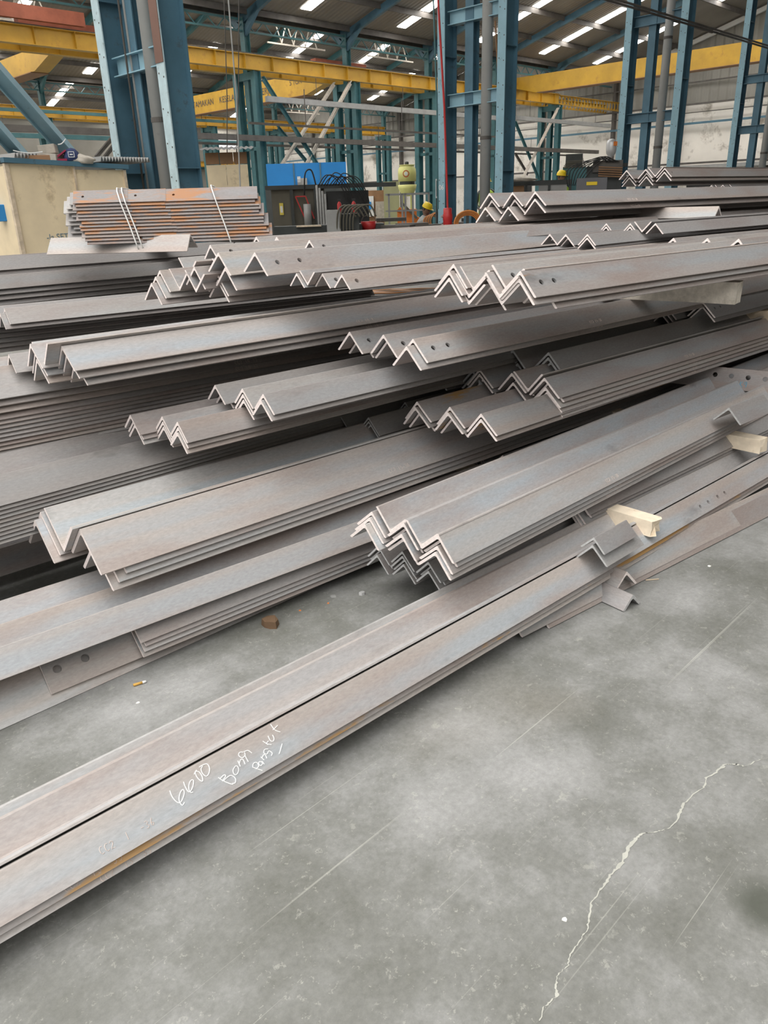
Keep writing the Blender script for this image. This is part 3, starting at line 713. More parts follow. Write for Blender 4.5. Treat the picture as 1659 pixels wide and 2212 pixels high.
bundle('topmost bundle at the right', (1436, 362.5), 1.40, 50, .1,
    [(0, 2, [0, 0], H2(.1, .06)), (.5, 1, [.0], None), (1, 3, [-.02, 0, 0], H2(.1, .06, leg=1)), (2, 3, [-.05, 0, 0], H2(.1, .06, leg=1))], pitch=.028, roll=44, colour='brownish', length=6, gap=.02)
bundle('short layer under the topmost bundle', (1562, 394), 1.31, 50, .1,
    [(0, 4, [.12, .0, -.02, .0], None), (1, 3, [.05, 0], None)], pitch=.025, roll=43, colour='dark', length=5, mat=M_GREY)
# --- second stack --------------------------------------------------------------
bundle('floor pair with bolt holes, lower left', (112, 1500), .028, 49, .12, [(0, 1, [.0], ((.036, .062, .0115, 0), (.112, .062, .0115, 0), (.150, .025, .0115, 0)), .0)], mat=M_BROWN, colour='brownish', toe=True, roll=50)
bundle('floor pair without holes, lower left', (0, 1577), .002, 46, .12, [(0, 1, [-1.0], None), (1, 1, [-.9], None)], mat=M_BLUE, colour='blue-grey', toe=True)
bundle('pale sheet-like bundle, lower left', (306, 1389), .086, 49, .1, [(0, 4, [0.0, .012, .006, .0], None), (1, 4, [-.02, 0], None)], pitch=.0155, mat=M_BLUE, colour='pale grey', toe=True)
bundle('long low bundle running off the left edge', (415, 1251), .196, 50.1, .083, [(0, 1, [-1.2], None), (1, 1, [-1.3], None, 0, .0), (2, 1, [-1.3], None, 0, .02)], mat=M_BLUE, colour='blue-grey')
bundle('flat low rows under the wide angles at left', (0, 1183), .16, 47, .1, [(0, 1, [-.5], None), (1, 1, [-.5], None), (2, 1, [-.6], None), (3, 1, [-.5], None)], mat=M_BLUE, colour='blue-grey', gap=.01)
bundle('wide-legged bundle, middle left', (172, 1141), .39, 48.1, .15,
    [(0, 4, [0, .07, .045, .025], None), (.5, 1, [-.02], None), (1, 2, [-.03, -.05], None), (1.0, 0, [0], None)], t=.012, pitch=.0195, roll=46, mat=M_BLUE, colour='wide blue-grey', length=6.0)
bundle('shaded many-layered stack, left', (0, 1024), .50, 46.0, .1, [(0, 10, [-.6], None), (1, 8, [-.7], None, .02), (2, 4, [-.7], None, .02)], pitch=.0125, t=.006, length=2.9, mat=M_GREY, colour='dark grey')
bundle('dark bundle with three ridges, centre left', (383, 910), .60, 48, .078, [(0, 3, [0, .0, -.005], None), (1, 3, [.0, 0, .0], None), (2, 3, [-.06, -.05, -.05], None)], pitch=.0165, roll=49, mat=M_BROWN, colour='brownish', gap=-.012)
bundle('bundle above three ridges, centre left', (568, 850), .665, 48, .08, [(0, 2, [0, -.01], None), (1, 3, [.0, 0, .0], None), (2, 3, [-.03, 0], None)], pitch=.018, roll=46, mat=M_GREY, colour='grey')
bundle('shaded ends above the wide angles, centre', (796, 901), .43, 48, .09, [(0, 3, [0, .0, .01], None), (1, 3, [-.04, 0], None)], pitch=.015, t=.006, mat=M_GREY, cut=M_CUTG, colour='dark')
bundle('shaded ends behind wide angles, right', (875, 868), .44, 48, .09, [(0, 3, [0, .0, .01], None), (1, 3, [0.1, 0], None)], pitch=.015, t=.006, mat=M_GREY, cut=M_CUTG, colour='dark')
bundle('tall left stack, upper ends', (132.5, 746), .84, 48.6, .1, [(0, 3, [0, .01, .03], None), (.5, 1, [-.04], None), (1, 3, [-.05, -.04, -.04], None)], pitch=.0235, roll=41, mat=M_BLUE, colour='grey', gap=-.02)
bundle('tall left stack, long lower layers', (0, 790), .765, 51.3, .125, [(0, 12, [-1.0], None), (1, 8, [-1.0], None)], t=.009, pitch=[.021, .021, .021, .0135], roll=42, mat=M_BROWN, colour='brownish', length=7.2)

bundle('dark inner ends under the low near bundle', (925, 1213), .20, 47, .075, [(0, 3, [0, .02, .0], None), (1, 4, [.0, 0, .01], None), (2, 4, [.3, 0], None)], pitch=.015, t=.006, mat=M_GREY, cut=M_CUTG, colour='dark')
bundle('filler layer behind the low near bundle', (905, 1050), .22, 47, .1, [(0, 5, [.5], None), (1, 5, [.5], None), (2, 5, [.6, 0], None)], pitch=.016, mat=M_GREY, colour='dark')  # filler steel added to block light and darken the gap
bundle('filler layer below the bolt-hole bundle', (960, 775), .64, 48, .1, [(0, 5, [.5], None, 0, .03), (1, 6, [.5], None), (2, 6, [.3], None), (3, 6, [.2], None)], pitch=.018, mat=M_GREY, colour='dark')  # unseen filler steel, added to keep the gap dark
# jumble of short ends above the tall left stack
bundle('tangled ends with holes, outer pair', (550, 544), 1.06, 45, .1, [(0, 1, [0], H2(.1, .07, .17)), (1, 1, [-.05], None)], roll=49, colour='grey', mat=M_BLUE)
bundle('tangled ends with holes, second step', (519, 556), 1.035, 45.5, .1, [(0, 1, [0], H2(.1, .06)), (1.5, 1, [.05], H2(.1, .06))], roll=49, colour='grey', mat=M_BLUE)
bundle('tangled ends with holes, third step', (486, 576.5), 1.01, 48, .1, [(0, 1, [0], None), (1, 1, [-.04], None)], roll=49, colour='brownish')
bundle('tangled ends with holes, lowest step', (469, 590), .985, 48, .1, [(0, 2, [0, .0], None), (.5, 1, [-.06], H2(.1, .06, leg=1)), (1.5, 1, [-.06], H2(.1, .06)), (2, 3, [-.1, -.12, -.14], H2(.1, .06, leg=1), .01), (2.5, 1, [.05], H2(.1, .06), .03), (3, 1, [.05], None, .0)], pitch=.021, roll=49, colour='brownish', gap=-.02)
bundle('three holed ends right of the tangle', (738, 592), .99, 50.5, .064, [(0, 1, [0], H2(.064, .045, r=.008)), (1, 1, [-.01], H2(.064, .04, r=.008)), (1.5, 1, [-.04], H2(.064, .04, r=.008)), (2, 1, [-.05], None)], roll=46, colour='brownish', t=.006)
# --- stacks further back --------------------------------------------------------
bundle('long layered stack behind, left', (8.7, 665), .85, 54, .085, [(0, 2, [0, -.02], None), (1, 2, [-.1, -.1], None)], pitch=.018, length=3.5, mat=M_GREY, colour='grey', t=.008)
bundle('long layered stack behind, lower layers', (8.7, 672), .812, 54, .085, [(0, 6, [-.8], None), (1, 5, [-.8], None)], pitch=.021, length=.8+endlen((8.7, 672), .812, 54, 792), mat=M_GREY, colour='dark grey', t=.008)
bundle('chalk-lettered stack, far left', (200, 541), .985, 47, .1, [(0, 4, [-1.8], None), (1, 4, [-1.8], None)], pitch=.022, length=8, mat=M_GREY, colour='grey')
bundle('chalk-lettered stack, far left, base', (200, 565), .93, 47, .1, [(0, 6, [-1.8], None, -.03, -.03), (1, 5, [-1.8], None)], pitch=.028, length=8, mat=M_GREY, colour='dark')
bundle('far left stack behind the strapped bundle', (60, 466), 1.17, 60, .1, [(0, 1, [-2], None), (0, 0, [0], None)], length=3.2, mat=M_BROWN, colour='brown')
bundle('far left stack behind strapped bundle, lower', (60, 473), 1.14, 60, .14, [(0, 5, [-2], None), (1, 3, [-2], None)], pitch=.03, length=3.4, mat=M_BROWN, colour='brown')
bundle('long single far angle with bolt hole', (668, 517.5), 1.083, 47.5, .07, [(0, 1, [0], H2(.07, .05, r=.008)), (1, 1, [-.35], H2(.07, .07, r=.008))], roll=46, colour='grey', length=4.5, gap=.03, t=.007)
bundle('long far layer under the holed angle', (830, 496), 1.09, 47.5, .1, [(0, 1, [-.6], None), (1, 1, [-.6], None)], colour='grey', length=5.5)
bundle('thin-legged far ends, right of centre', (1269, 505), 1.05, 46.5, .066, [(0, 2, [0, 0], H2(.066, .05, leg=1, r=.007)), (1, 2, [-.02, 0], H2(.066, .05, leg=1, r=.007)), (2, 1, [0], H2(.066, .05, leg=1, r=.007))], pitch=.014, t=.006, mat=M_GREY, colour='grey')
bundle('far ends under the cross-laid spacer', (1416, 481.5), 1.078, 50.5, .066, [(0, 1, [0], None), (.5, 1, [.0], None), (1, 3, [.0, 0], None), (2, 3, [0, 0], None)], pitch=.014, t=.006, mat=M_GREY, colour='grey', gap=.04)
bundle('far right stack under the topmost bundle', (1500, 466), 1.06, 50, .1, [(0, 4, [.2], None), (1, 4, [.2], None)], pitch=.03, mat=M_GREY, colour='dark', length=5)

# --- loose angles, spacers and timbers -----------------------------------------
def spacer(lab, npx, z, L, t, length, az, roll=45, mat=M_BROWN, cut=M_CUT, holes=(), flip=False, grp=None):
    """near end ridge at pixel npx; runs away toward azimuth az"""
    p = atz(npx[0], npx[1], z); me = angle_mesh(L, t, length, holes, mat, cut)
    return put_angle(me, p, az, math.radians(roll-45), flip, lab, grp)
def spacer_r(lab, npx, r, *a, **k):
    d = ray(*npx); t = r/math.hypot(d.x, d.y); spacer(lab, npx, CAMH+t*d.z, *a, **k)
spacer_r('short brownish angle laid crosswise under the high bundle', (1554, 444.5), 5.0, .085, .008, .8, -48)
spacer_r('brown angle laid crosswise beneath the strapped bundle, right piece', (565, 489), 4.6, .11, .008, 1.2, -48)
spacer_r('brown angle laid crosswise beneath the strapped bundle, left piece', (411, 505), 4.5, .11, .008, .82, -80, roll=40)
spacer('short grey offcut angle, upper of two nested on front bundle', (1283, 1160.5), .232, .062, .006, .19, 47, mat=M_GREY, cut=M_CUTG, roll=46)
spacer('short grey offcut angle, lower of two nested on front bundle', (1280, 1177), .205, .080, .006, .22, 47, mat=M_GREY, cut=M_CUTG, roll=44)
spacer('brown spacer angle poking out under the front bundle', (1354, 1234), .085, .085, .008, .6, -36, roll=45)
spacer('grey offcut angle lying on the floor beside front bundle', (1368, 1284), .048, .062, .009, .25, -36, mat=M_GREY, cut=M_CUTG, roll=45)
spacer('small welded angle piece resting on the near bundle', (1575, 860+20), .395, .085, .007, .3, 50, mat=M_GREY, cut=M_CUTG, roll=46)
spacer('perforated brown spacer angle with blue chalk mark', (1440, 782), .42, .1, .008, 1.0, 128, roll=78, holes=tuple((.24+.075*k, .038, .0115, 0) for k in range(6)))
spacer('welded greenish angle spacer with burnt weld marks', (1483, 829), .315, .085, .007, .8, 126, roll=80, mat=M_WELD, cut=M_CUTG)
def timber(lab, npx, z, w_, h_, length, az, mat, ragged=0.0, seed=1):
    p = atz(npx[0], npx[1], z); a = math.pi/2-math.radians(az)
    rg = random.Random(seed); mb = MB(); nx = 7; rows = []
    for i in range(nx+1):
        x = length*i/nx; rg_ = ragged if i == 0 else 0
        ring = []
        for (y, zz) in ((-w_/2, -h_), (-w_/4, -h_), (w_/4, -h_), (w_/2, -h_), (w_/2, -h_/2), (w_/2, 0), (w_/4, 0), (-w_/4, 0), (-w_/2, 0), (-w_/2, -h_/2)):
            ring.append((x+(rg.uniform(-1, 1)*rg_), y*(1+rg.uniform(-.03, .03)), zz+rg.uniform(-.02, .02)*h_))
        rows.append(ring)
    for i in range(nx):
        for k in range(10): mb.quad([rows[i][k], rows[i][(k+1) % 10], rows[i+1][(k+1) % 10], rows[i+1][k]])
    c = (rows[0][0][0]+ragged*.3, 0, -h_/2)
    for k in range(10): mb.quad([rows[0][k], c, rows[0][(k+1) % 10]])
    mb.quad([rows[-1][k] for k in range(10)])
    o = link('timber_bearer', mb.mesh('timber_bearer', [mat]), None, p, a); tag(o, lab, 'timber'); return o
timber('whitish square timber jutting out under the thick high bundle', (1600, 608), .865, .085, .085, 1.3, -52, M_WOODG, .002, 2)
timber('rough golden timber with a knot at the right edge', (1700, 672), .62, .09, .075, 1.5, -52, M_WOOD, .004, 3)
timber('bright pale timber wedge under the near bundle', (1652, 948), .235, .07, .058, 1.0, -40, M_WOODB, .004, 4)
timber('pale timber with a splintered broken end', (1420, 1122), .175, .065, .055, .9, -42, M_WOODB, .012, 5)

spacer('small pale loose angle end at the far left edge', (18, 764), .80, .075, .007, .5, 52, mat=M_GREY)
# --- strapped bundle of short angles --------------------------------------------
sbo = atz(107, 518, 1.02); 
SAZ = 84; sa = math.radians(SAZ); su = Vector((math.sin(sa), math.cos(sa), 0)); sv = Vector((-math.cos(sa), math.sin(sa), 0))
dist = 4.75
d = ray(150, 412); t_ = dist/math.hypot(d.x, d.y); SB = Vector((0, 0, CAMH))+t_*d        # top near ridge, left end
SL = .085
segs = [(-.02, .50), (.33, .62), (.60, .90)]
for si, (x0, sl) in enumerate([(0.02, .285), (.285, .21), (.485, .50)]):
    for i in range(13):
        jit = .012*math.sin(i*2.3+si)+.006*i*(1 if si else .6)
        me = angle_mesh(SL, .007, sl, H2(SL, .05, r=.007) if i == 0 else (), M_RUST, M_CUTG)
        p = SB+su*(x0+jit)+Vector((0, 0, -.0172*i-.002*si))-sv*(.004*i)
        put_angle(me, p, SAZ, math.radians(4), False, 'short rusty angle, %s down, %s column of strapped bundle' % (ORD[i], ['left', 'middle', 'right'][si]), 'strapped bundle of short angles')
for r_ in (1, 2):
    for i in range(9 if r_ == 1 else 7):
        me = angle_mesh(SL, .007, .9, (), M_GREY, M_CUT)
        p = SB-su*(.03*r_+.02*(i % 3)-.0)+sv*(.128*r_)+Vector((0, 0, -.021*i-.005*r_))
        put_angle(me, p, SAZ, math.radians(4), False, 'short grey angle, %s down, %s rear column of strapped bundle' % (ORD[i], ['', 'first', 'second'][r_]), 'strapped bundle of short angles')
for k, x in enumerate((.25, .275, .75)):
    pts = []
    for (y, z) in ((-.075, -.07), (-.035, -.012), (0, .006), (.06, .004), (.13, .004), (.26, -.0), (.34, -.08), (.34, -.25), (.2, -.295), (.0, -.30), (-.12, -.30), (-.125, -.26), (-.1, -.2), (-.085, -.12), (-.075, -.07)):
        pts.append(tuple(SB+su*(x+.30*(-z if z > -.29 else .29))+sv*y+Vector((0, 0, z))))
    o = link('strap_wire', MB().tube(pts, .0038, 6, caps=False).mesh('strap_wire', [M_WHITE], True)); tag(o, ['left white tie wire round the short angle bundle', 'second white tie wire beside the left one', 'right-hand white tie wire round the short angle bundle'][k], 'wire')

if HV:
    me = bpy.data.meshes.new('inner_steel_layers'); me.from_pydata(HV, [], HF); me.materials.append(M_GREY)
    o = link('inner_steel_layers', me); tag(o, 'inner steel angles buried deep inside the stacks', 'steel stack', None, 'stuff')  # unseen bars, fillers among them, kept to darken the gaps
# --- writing on the bars ----------------------------------------------------------
def stroke_plane(parent, name, strokes, ox, oy, sc, org, nrm, r, mat):
    mb = MB()
    for st in strokes:
        pts = []
        for x, y in st:
            X, Y = ox+x/sc, oy+y/sc; d = ray(X, Y); c = Vector((0, 0, CAMH)); t = (org-c).dot(nrm)/d.dot(nrm); pts.append(c+d*t+nrm*.0004)
        # smooth
        sm = []
        for i in range(len(pts)-1):
            p0 = pts[max(i-1, 0)]; p1 = pts[i]; p2 = pts[i+1]; p3 = pts[min(i+2, len(pts)-1)]
            for k in range(4):
                t = k/4; sm.append(.5*((2*p1)+(-p0+p2)*t+(2*p0-5*p1+4*p2-p3)*t*t+(-p0+3*p1-3*p2+p3)*t**3))
        sm.append(pts[-1])
        mb.tube([tuple(p) for p in sm], r, 5)
    o = link(name, mb.mesh(name, [mat])); 
    if parent: o.parent = parent; o.matrix_parent_inverse = parent.matrix_world.inverted()
    return o
bpy.context.view_layer.update()
chalk = [
 [(175, 985), (200, 1050), (250, 1105), (290, 1100), (322, 1020), (312, 975), (285, 1000), (270, 1060), (278, 1110), (305, 1135), (325, 1105)],
 [(315, 895), (335, 950), (370, 1000), (405, 960), (418, 890), (400, 875), (375, 910), (370, 970), (390, 1005), (412, 1000)],
 [(425, 820), (440, 790), (475, 795), (505, 840), (512, 885), (490, 885), (455, 850), (435, 800), (450, 775)],
 [(475, 745), (520, 720), (560, 715), (582, 760), (572, 815), (545, 838), (510, 810), (495, 765), (510, 735)],
 [(670, 850), (720, 885), (790, 915), (822, 922)], [(685, 868), (730, 825), (745, 840), (712, 890)], [(725, 890), (750, 860), (800, 830), (845, 860), (845, 905), (815, 912)],
 [(845, 735), (822, 775), (833, 818), (862, 818), (880, 775), (868, 738), (845, 735)],
 [(872, 680), (897, 738)], [(885, 715), (900, 670), (925, 668), (945, 715)],
 [(925, 592), (890, 595), (880, 625), (915, 650), (945, 625), (940, 595)], [(930, 590), (975, 575), (1015, 602)], [(945, 630), (978, 690)],
 [(1020, 745), (1075, 765), (1122, 780)], [(1025, 750), (1030, 710), (1065, 698), (1085, 735), (1055, 765)],
 [(1115, 695), (1092, 688), (1085, 715), (1108, 730), (1125, 705), (1118, 685), (1140, 715)],
 [(1105, 640), (1140, 672)], [(1120, 650), (1135, 620), (1155, 625), (1168, 655)],
 [(1180, 560), (1145, 565), (1138, 600), (1170, 612), (1188, 580), (1222, 600), (1215, 630)],
 [(1125, 478), (1180, 515)], [(1185, 478), (1165, 505), (1215, 515)],
 [(1180, 425), (1205, 475), (1235, 478), (1240, 445), (1225, 415)],
 [(1205, 305), (1250, 365), (1305, 385)], [(1230, 365), (1278, 318)],
 [(1325, 505), (1310, 560), (1295, 610)]]
near_n = (-Fv+Vector((0, 0, 1))).normalized()
stroke_plane(F_[0], 'chalk_writing', chalk, 330, 1500, 4.74, Fo, near_n, .0010, M_CHALK)
# stamped marks CC2 1 36 etc
SEGF = {'C': [[(1, .1), (.5, 0), (.1, .4), (.1, 1.1), (.5, 1.5), (1, 1.35)]], '2': [[(.05, .3), (.4, 0), (.9, .2), (.9, .6), (.05, 1.5), (1, 1.5)]], '1': [[(.5, 0), (.5, 1.5)]],
        '3': [[(.1, .1), (.7, 0), (.9, .4), (.4, .7), (.95, 1.1), (.6, 1.5), (.1, 1.4)]], '6': [[(.8, 0), (.2, .8), (.2, 1.3), (.6, 1.5), (.95, 1.1), (.5, .8), (.2, 1.1)]],
        '5': [[(.9, 0), (.2, 0), (.15, .7), (.7, .6), (.95, 1.1), (.6, 1.5), (.1, 1.4)]], '0': [[(.5, 0), (.1, .5), (.1, 1.1), (.5, 1.5), (.9, 1.1), (.9, .5), (.5, 0)]], '-': [[(.1, .8), (.9, .8)]],
        '9': [[(.9, .5), (.5, .8), (.1, .5), (.3, .05), (.8, .1), (.9, .5), (.7, 1.5)]], 'F': [[(.9, 0), (.1, 0), (.1, 1.5)], [(.1, .7), (.7, .7)]], 'A': [[(0, 1.5), (.5, 0), (1, 1.5)], [(.2, 1), (.8, 1)]], '(': [[(.7, 0), (.4, .7), (.7, 1.5)]], ')': [[(.4, 0), (.7, .7), (.4, 1.5)]],
        'l': [[(.5, 0), (.5, 1.5)]], 'a': [[(.9, .6), (.3, .6), (.1, 1.1), (.4, 1.5), (.9, 1.1), (.9, .6), (.95, 1.5)]], 'm': [[(0, 1.5), (.05, .6), (.4, .7), (.5, 1.5)], [(.5, .9), (.9, .7), (1, 1.5)]], 'b': [[(.1, 0), (.1, 1.5), (.7, 1.4), (.9, 1), (.6, .7), (.1, .9)]], 'u': [[(.1, .6), (.2, 1.4), (.8, 1.4), (.9, .6), (.95, 1.5)]], 'K': [[(.1, 0), (.1, 1.5)], [(.9, 0), (.15, .8), (.95, 1.5)]], ' ': []}
M_STAMP = simple('stamp_burr', (.62, .52, .47), .4, .1, 40)
def stamp(bar, s, x, p, h, L, r=.0007, mat=M_STAMP, name='stamped_marking'):
    """letters on the near leg, at distance x along the bar and p down the leg"""
    mb = MB(); cx = x
    def W(px, pp): return (px, -(pp)*S2-.0003*S2, -(pp)*S2+.0003*S2)
    for ch in s:
        for st in SEGF.get(ch, []):
            mb.tube([W(cx+a*h*.5, p+b/1.5*h) for a, b in st], r, 4)
        cx += h*.72
    o = link(name, mb.mesh(name, [mat]), bar); return o
M_RUSTY = steel_mat('steel_with_rust_patches', (.40, .36, .33), (.36, .37, .385), .17, (.42, .25, .10))
for b_ in [F_[1]]+[o for o in COL.objects if o.get('group') in ('tall left stack, long lower layers', 'lower stepped middle bundle')][1:6:2]:
    b_.material_slots[0].link = 'OBJECT'; b_.material_slots[0].material = M_RUSTY
stamp(F_[0], 'CC2  1  -36', .545, .052, .014, .1)
stamp(F_[1], 'CC2  13  35', .47, .066, .014, .1)
stamp(F_[2], 'CC2  13  35', .52, .072, .013, .1)
stamp(F_[4], 'CC2  1  -36', .60, .05, .013, .1)
def stamps(prefix, n, x, p, h, dp, s='CC2 15-30', r=.0006, mat=M_STAMP):
    bars = [o for o in COL.objects if o.get('group') == prefix][:n]
    for i, b in enumerate(bars): stamp(b, s, x+.012*((i*3) % 4)-.01, p+dp*i if i == 0 else p+dp*i, h, 0, r, mat)
stamps('low near bundle above chalk marks', 4, .82, .066, .013, .002)
stamps('wide-legged bundle, middle left', 4, 1.10, .118, .016, .003)
stamps('upper stepped middle bundle', 5, .95, .075, .013, .001)
stamps('tall left stack, upper ends', 3, 1.10, .075, .015, .0, s='CC2 10 9')
stamps('tall left stack, long lower layers', 3, 1.75, .10, .015, .003, s='CC2 10 12')
stamps('bundle ending with two bolt holes, middle', 2, .95, .070, .013, .004)
stamps('long single far angle with bolt hole', 1, .62, .048, .012, .0, s='CC2 10 20', r=.0008)
stamps('high bundle at eye level', 2, .75, .075, .015, .0)
fa = [o for o in COL.objects if o.get('group') == 'chalk-lettered stack, far left']
stamp(fa[min(3, len(fa)-1)], 'F970  (lambu)', 1.0, .062, .034, 0, .0022, M_CHALK, 'chalk_writing')
pf = [o for o in COL.objects if 'perforated brown spacer' in o.get('label', '')][0]
stamp(pf, '0K9', .34, .058, .026, 0, .0012, M_BCHALK, 'chalk_writing')

# --- litter on the floor -----------------------------------------------------------
def butt(lab, px, az, L=.035):
    p = atz(px[0], px[1], .004); e = empty('cigarette_butt', 0, 0, world=p, rz=math.pi/2-math.radians(az)); tag(e, lab, 'cigarette butt')
    part('filter_paper', MB().tube([(0, 0, 0), (L*.7, 0, 0)], .0038, 10), simple('tan_filter', (.62, .36, .08), .8, .1, 50), e, True)
    part('paper_end', MB().tube([(L*.7, 0, 0), (L, 0, 0)], [.0038, .0032], 10), M_WHITE, e, True)
butt('tan cigarette butt on the floor by the holed angle', (288, 1480), 62)
def chip(lab, px, s, mat=M_SPECK, seed=0, name='debris_chip', cat='debris', flat=.3, z=0.0):
    p = atz(px[0], px[1], z); rg = random.Random(seed); mb = MB(); N = 7
    top = [(s*math.cos(k*2*math.pi/N)*rg.uniform(.6, 1.1), s*math.sin(k*2*math.pi/N)*rg.uniform(.6, 1.1), s*flat*rg.uniform(.6, 1)) for k in range(N)]
    bot = [(x*1.1, y*1.1, 0.0) for x, y, _ in top]
    for k in range(N): mb.quad([bot[k], bot[(k+1) % N], top[(k+1) % N], top[k]])
    mb.quad(top); mb.quad(bot[::-1])
    o = link(name, mb.mesh(name, [mat]), None, p, rg.uniform(0, 3)); tag(o, lab, cat); return o
chip('white chip on the floor left of the crack', (1220, 1986), .0055, seed=1)
chip('white pebble on the floor right of the offcut angles', (1532, 1223), .006, seed=2)
chip('small white pebble further up the floor', (1533, 1166), .004, seed=3)
chip('tiny white flake beside the cigarette butt', (298, 1518), .005, seed=4)
chip('tiny yellow pellet in the dark gap, left one', (648, 1319), .004, M_ORANGE, 5)
chip('tiny yellow pellet in the dark gap, right one', (709, 1303), .004, M_ORANGE, 6)
chip('crumpled foil scrap in the dark gap', (782, 1283), .013, M_SILVER, 7, flat=.7)
chip('grey flat scrap in the dark gap', (720, 1288), .012, M_GREYM, 8, flat=.2)
chip('white plastic scrap above the wide angles', (425, 1030), .03, M_WHITE, 9, flat=.5, z=.12)
chip('brown wood block under the lower left bundle', (585, 1350), .03, simple('dark_brown_wood', (.15, .09, .05), .85, .15, 20), 10, flat=.8)
sp = atz(1395, 1253, .003); e = link('wood_splinter', MB().bar((0, 0, 0), (.045, .004, 0), .003, .003).mesh('wood_splinter', [M_WOOD]), None, sp); tag(e, 'thin pale wood splinter on the floor beside front bundle', 'splinter')
#================================================================== WORKSHOP ITEMS
# plywood cabin wall at the left
def at_r(x, y, r):
    d = ray(x, y); t = r/math.hypot(d.x, d.y); return Vector((0, 0, CAMH))+t*d
a = at_r(8, 346, 9.0); c = at_r(266, 356, 9.6); ax = math.atan2(c.y-a.y, c.x-a.x); W_ = (Vector((c.x, c.y, 0))-Vector((a.x, a.y, 0))).length; ht = a.z
e = empty('plywood_cabin', 0, 0, world=Vector((a.x, a.y, 0)), rz=ax); tag(e, 'beige plywood cabin wall behind the strapped bundle', 'cabin')
part('plywood_sheet', MB().box(0, W_*.535, -.02, 0, 0, ht-.03), M_PLY, e); part('plywood_sheet', MB().box(W_*.54, W_, -.02, 0, 0, ht-.08), M_PLY, e)
part('batten', MB().box(-.02, .02, -.04, .0, 0, ht-.03).box(W_*.53, W_*.545, -.035, -.02, 0, ht-.05).box(W_-.03, W_, -.04, -.02, 0, ht-.08), M_WOOD, e)
part('top_rail', MB().bar((-.03, -.03, ht), (W_+.02, -.03, ht-.05), .08, .045), M_BLUEP, e)
part('side_sheet', MB().box(0, .02, 0, 1.8, 0, ht-.03), M_PLY, e)
part('roof_sheet', MB().box(0, W_, 0, 1.8, ht-.05, ht-.03), M_GREYM, e)
mb = MB(); 
o = text('-Ja SETIAP WAktu', .085, 'chalk_note', simple('blue_pencil', (.16, .24, .30), .9, .05, 20), e, Matrix(((1, 0, 0, W_*.46), (0, 0, -1, -.024), (0, 1, 0, .98), (0, 0, 0, 1))))
# pile on top of cabin
def blob(name, lab, cat, p, sx, sy, sz, mat, seed, rz=0, extra=None):
    bm = bmesh.new(); bmesh.ops.create_icosphere(bm, subdivisions=3, radius=1); rg = random.Random(seed)
    ph = [rg.uniform(0, 6) for _ in range(6)]
    for v in bm.verts:
        k = 1+.14*math.sin(3*v.co.x*2+ph[0])*math.cos(4*v.co.y+ph[1])+.10*math.sin(7*v.co.z+5*v.co.x+ph[2])
        v.co = Vector((v.co.x*sx*k, v.co.y*sy*k, max(v.co.z, -.55)*sz*k))
    me = bpy.data.meshes.new(name); bm.to_mesh(me); bm.free(); me.materials.append(mat); me.polygons.foreach_set('use_smooth', [True]*len(me.polygons))
    o = link(name, me, None, p, rz); tag(o, lab, cat); return o
def boxitem(name, lab, cat, p, sx, sy, sz, mat, rz=0, tilt=0):
    m = MB().box(-sx/2, sx/2, -sy/2, sy/2, 0, sz); bm = bmesh.new(); me = m.mesh(name, [mat]); bm.from_mesh(me)
    bmesh.ops.bevel(bm, geom=bm.edges[:], offset=min(sx, sy, sz)*.06, segments=1, affect='EDGES'); bm.to_mesh(me); bm.free()
    o = link(name, me, None, p, rot=(0, tilt, rz)); tag(o, lab, cat); return o
T_ = lambda x, y, r=9.6: at_r(x, y, r)
def onp(x, y, r, dz=0.0):
    p = at_r(x, y, r); p.z += dz; return p
boxitem('cardboard_carton', 'open pale carton on top of the plywood cabin', 'carton', onp(107, 334, 9.5), .17, .2, .09, M_RAG, .2, -.1)
boxitem('cardboard_carton', 'lower flattened carton on top of the plywood cabin', 'carton', onp(112, 349, 9.4), .2, .2, .07, M_RAG, -.1, .05)
boxitem('cardboard_carton', 'brown crushed carton at left on the plywood cabin', 'carton', onp(82, 348, 9.4), .26, .2, .05, M_CARD, .3, 0)
cap = empty('worker_hat', 0, 0, world=onp(146, 348, 9.35), rz=.3); tag(cap, 'maroon and navy cap with a white emblem on the cabin', 'cap')
part('cap_crown', MB().lathe((.05, 0, 0), [(.085, 0), (.085, .04), (.07, .085), (.04, .115), (.0, .125)], 18), M_NAVY, cap, True)
part('brim', MB().box(-.12, 0, -.07, .07, .0, .02).bar((-.12, 0, .02), (.0, 0, .10), .12, .015), M_MAROON, cap)
part('emblem', MB().box(.02, .08, -.092, -.088, .03, .035).box(.02, .08, -.092, -.088, .08, .085).box(.02, .025, -.092, -.088, .03, .085).box(.075, .08, -.092, -.088, .03, .085).box(.035, .065, -.093, -.089, .052, .062), M_WHITE, cap)
blob('rag_bundle', 'dirty pale rag bundle beside the cap on the cabin', 'rag', onp(176, 347, 9.35), .13, .1, .06, M_RAG, 4)
for k in range(5):
    x = 15+k*9; p = onp(x, 345, 9.6); m = MB(); n = 26
    pts = [(i*.05, .1*k, .02*math.sin(i*.6+k)+.01*k) for i in range(n)]
    break
mb = MB()
for k in range(34): mb.quad([(k*.05, -.3, .05*(k % 2)), (k*.05+.05, -.3, .05*((k+1) % 2)), (k*.05+.05, .9, .05*((k+1) % 2)), (k*.05, .9, .05*(k % 2))])
o = link('corrugated_sheet', mb.mesh('corrugated_sheet', [M_GREYM]), None, onp(186, 352, 9.7, -.0), ax+.02); tag(o, 'corrugated sheets lying on the cabin right of the cap', 'sheet')
o.scale = (.36, 1, 1)
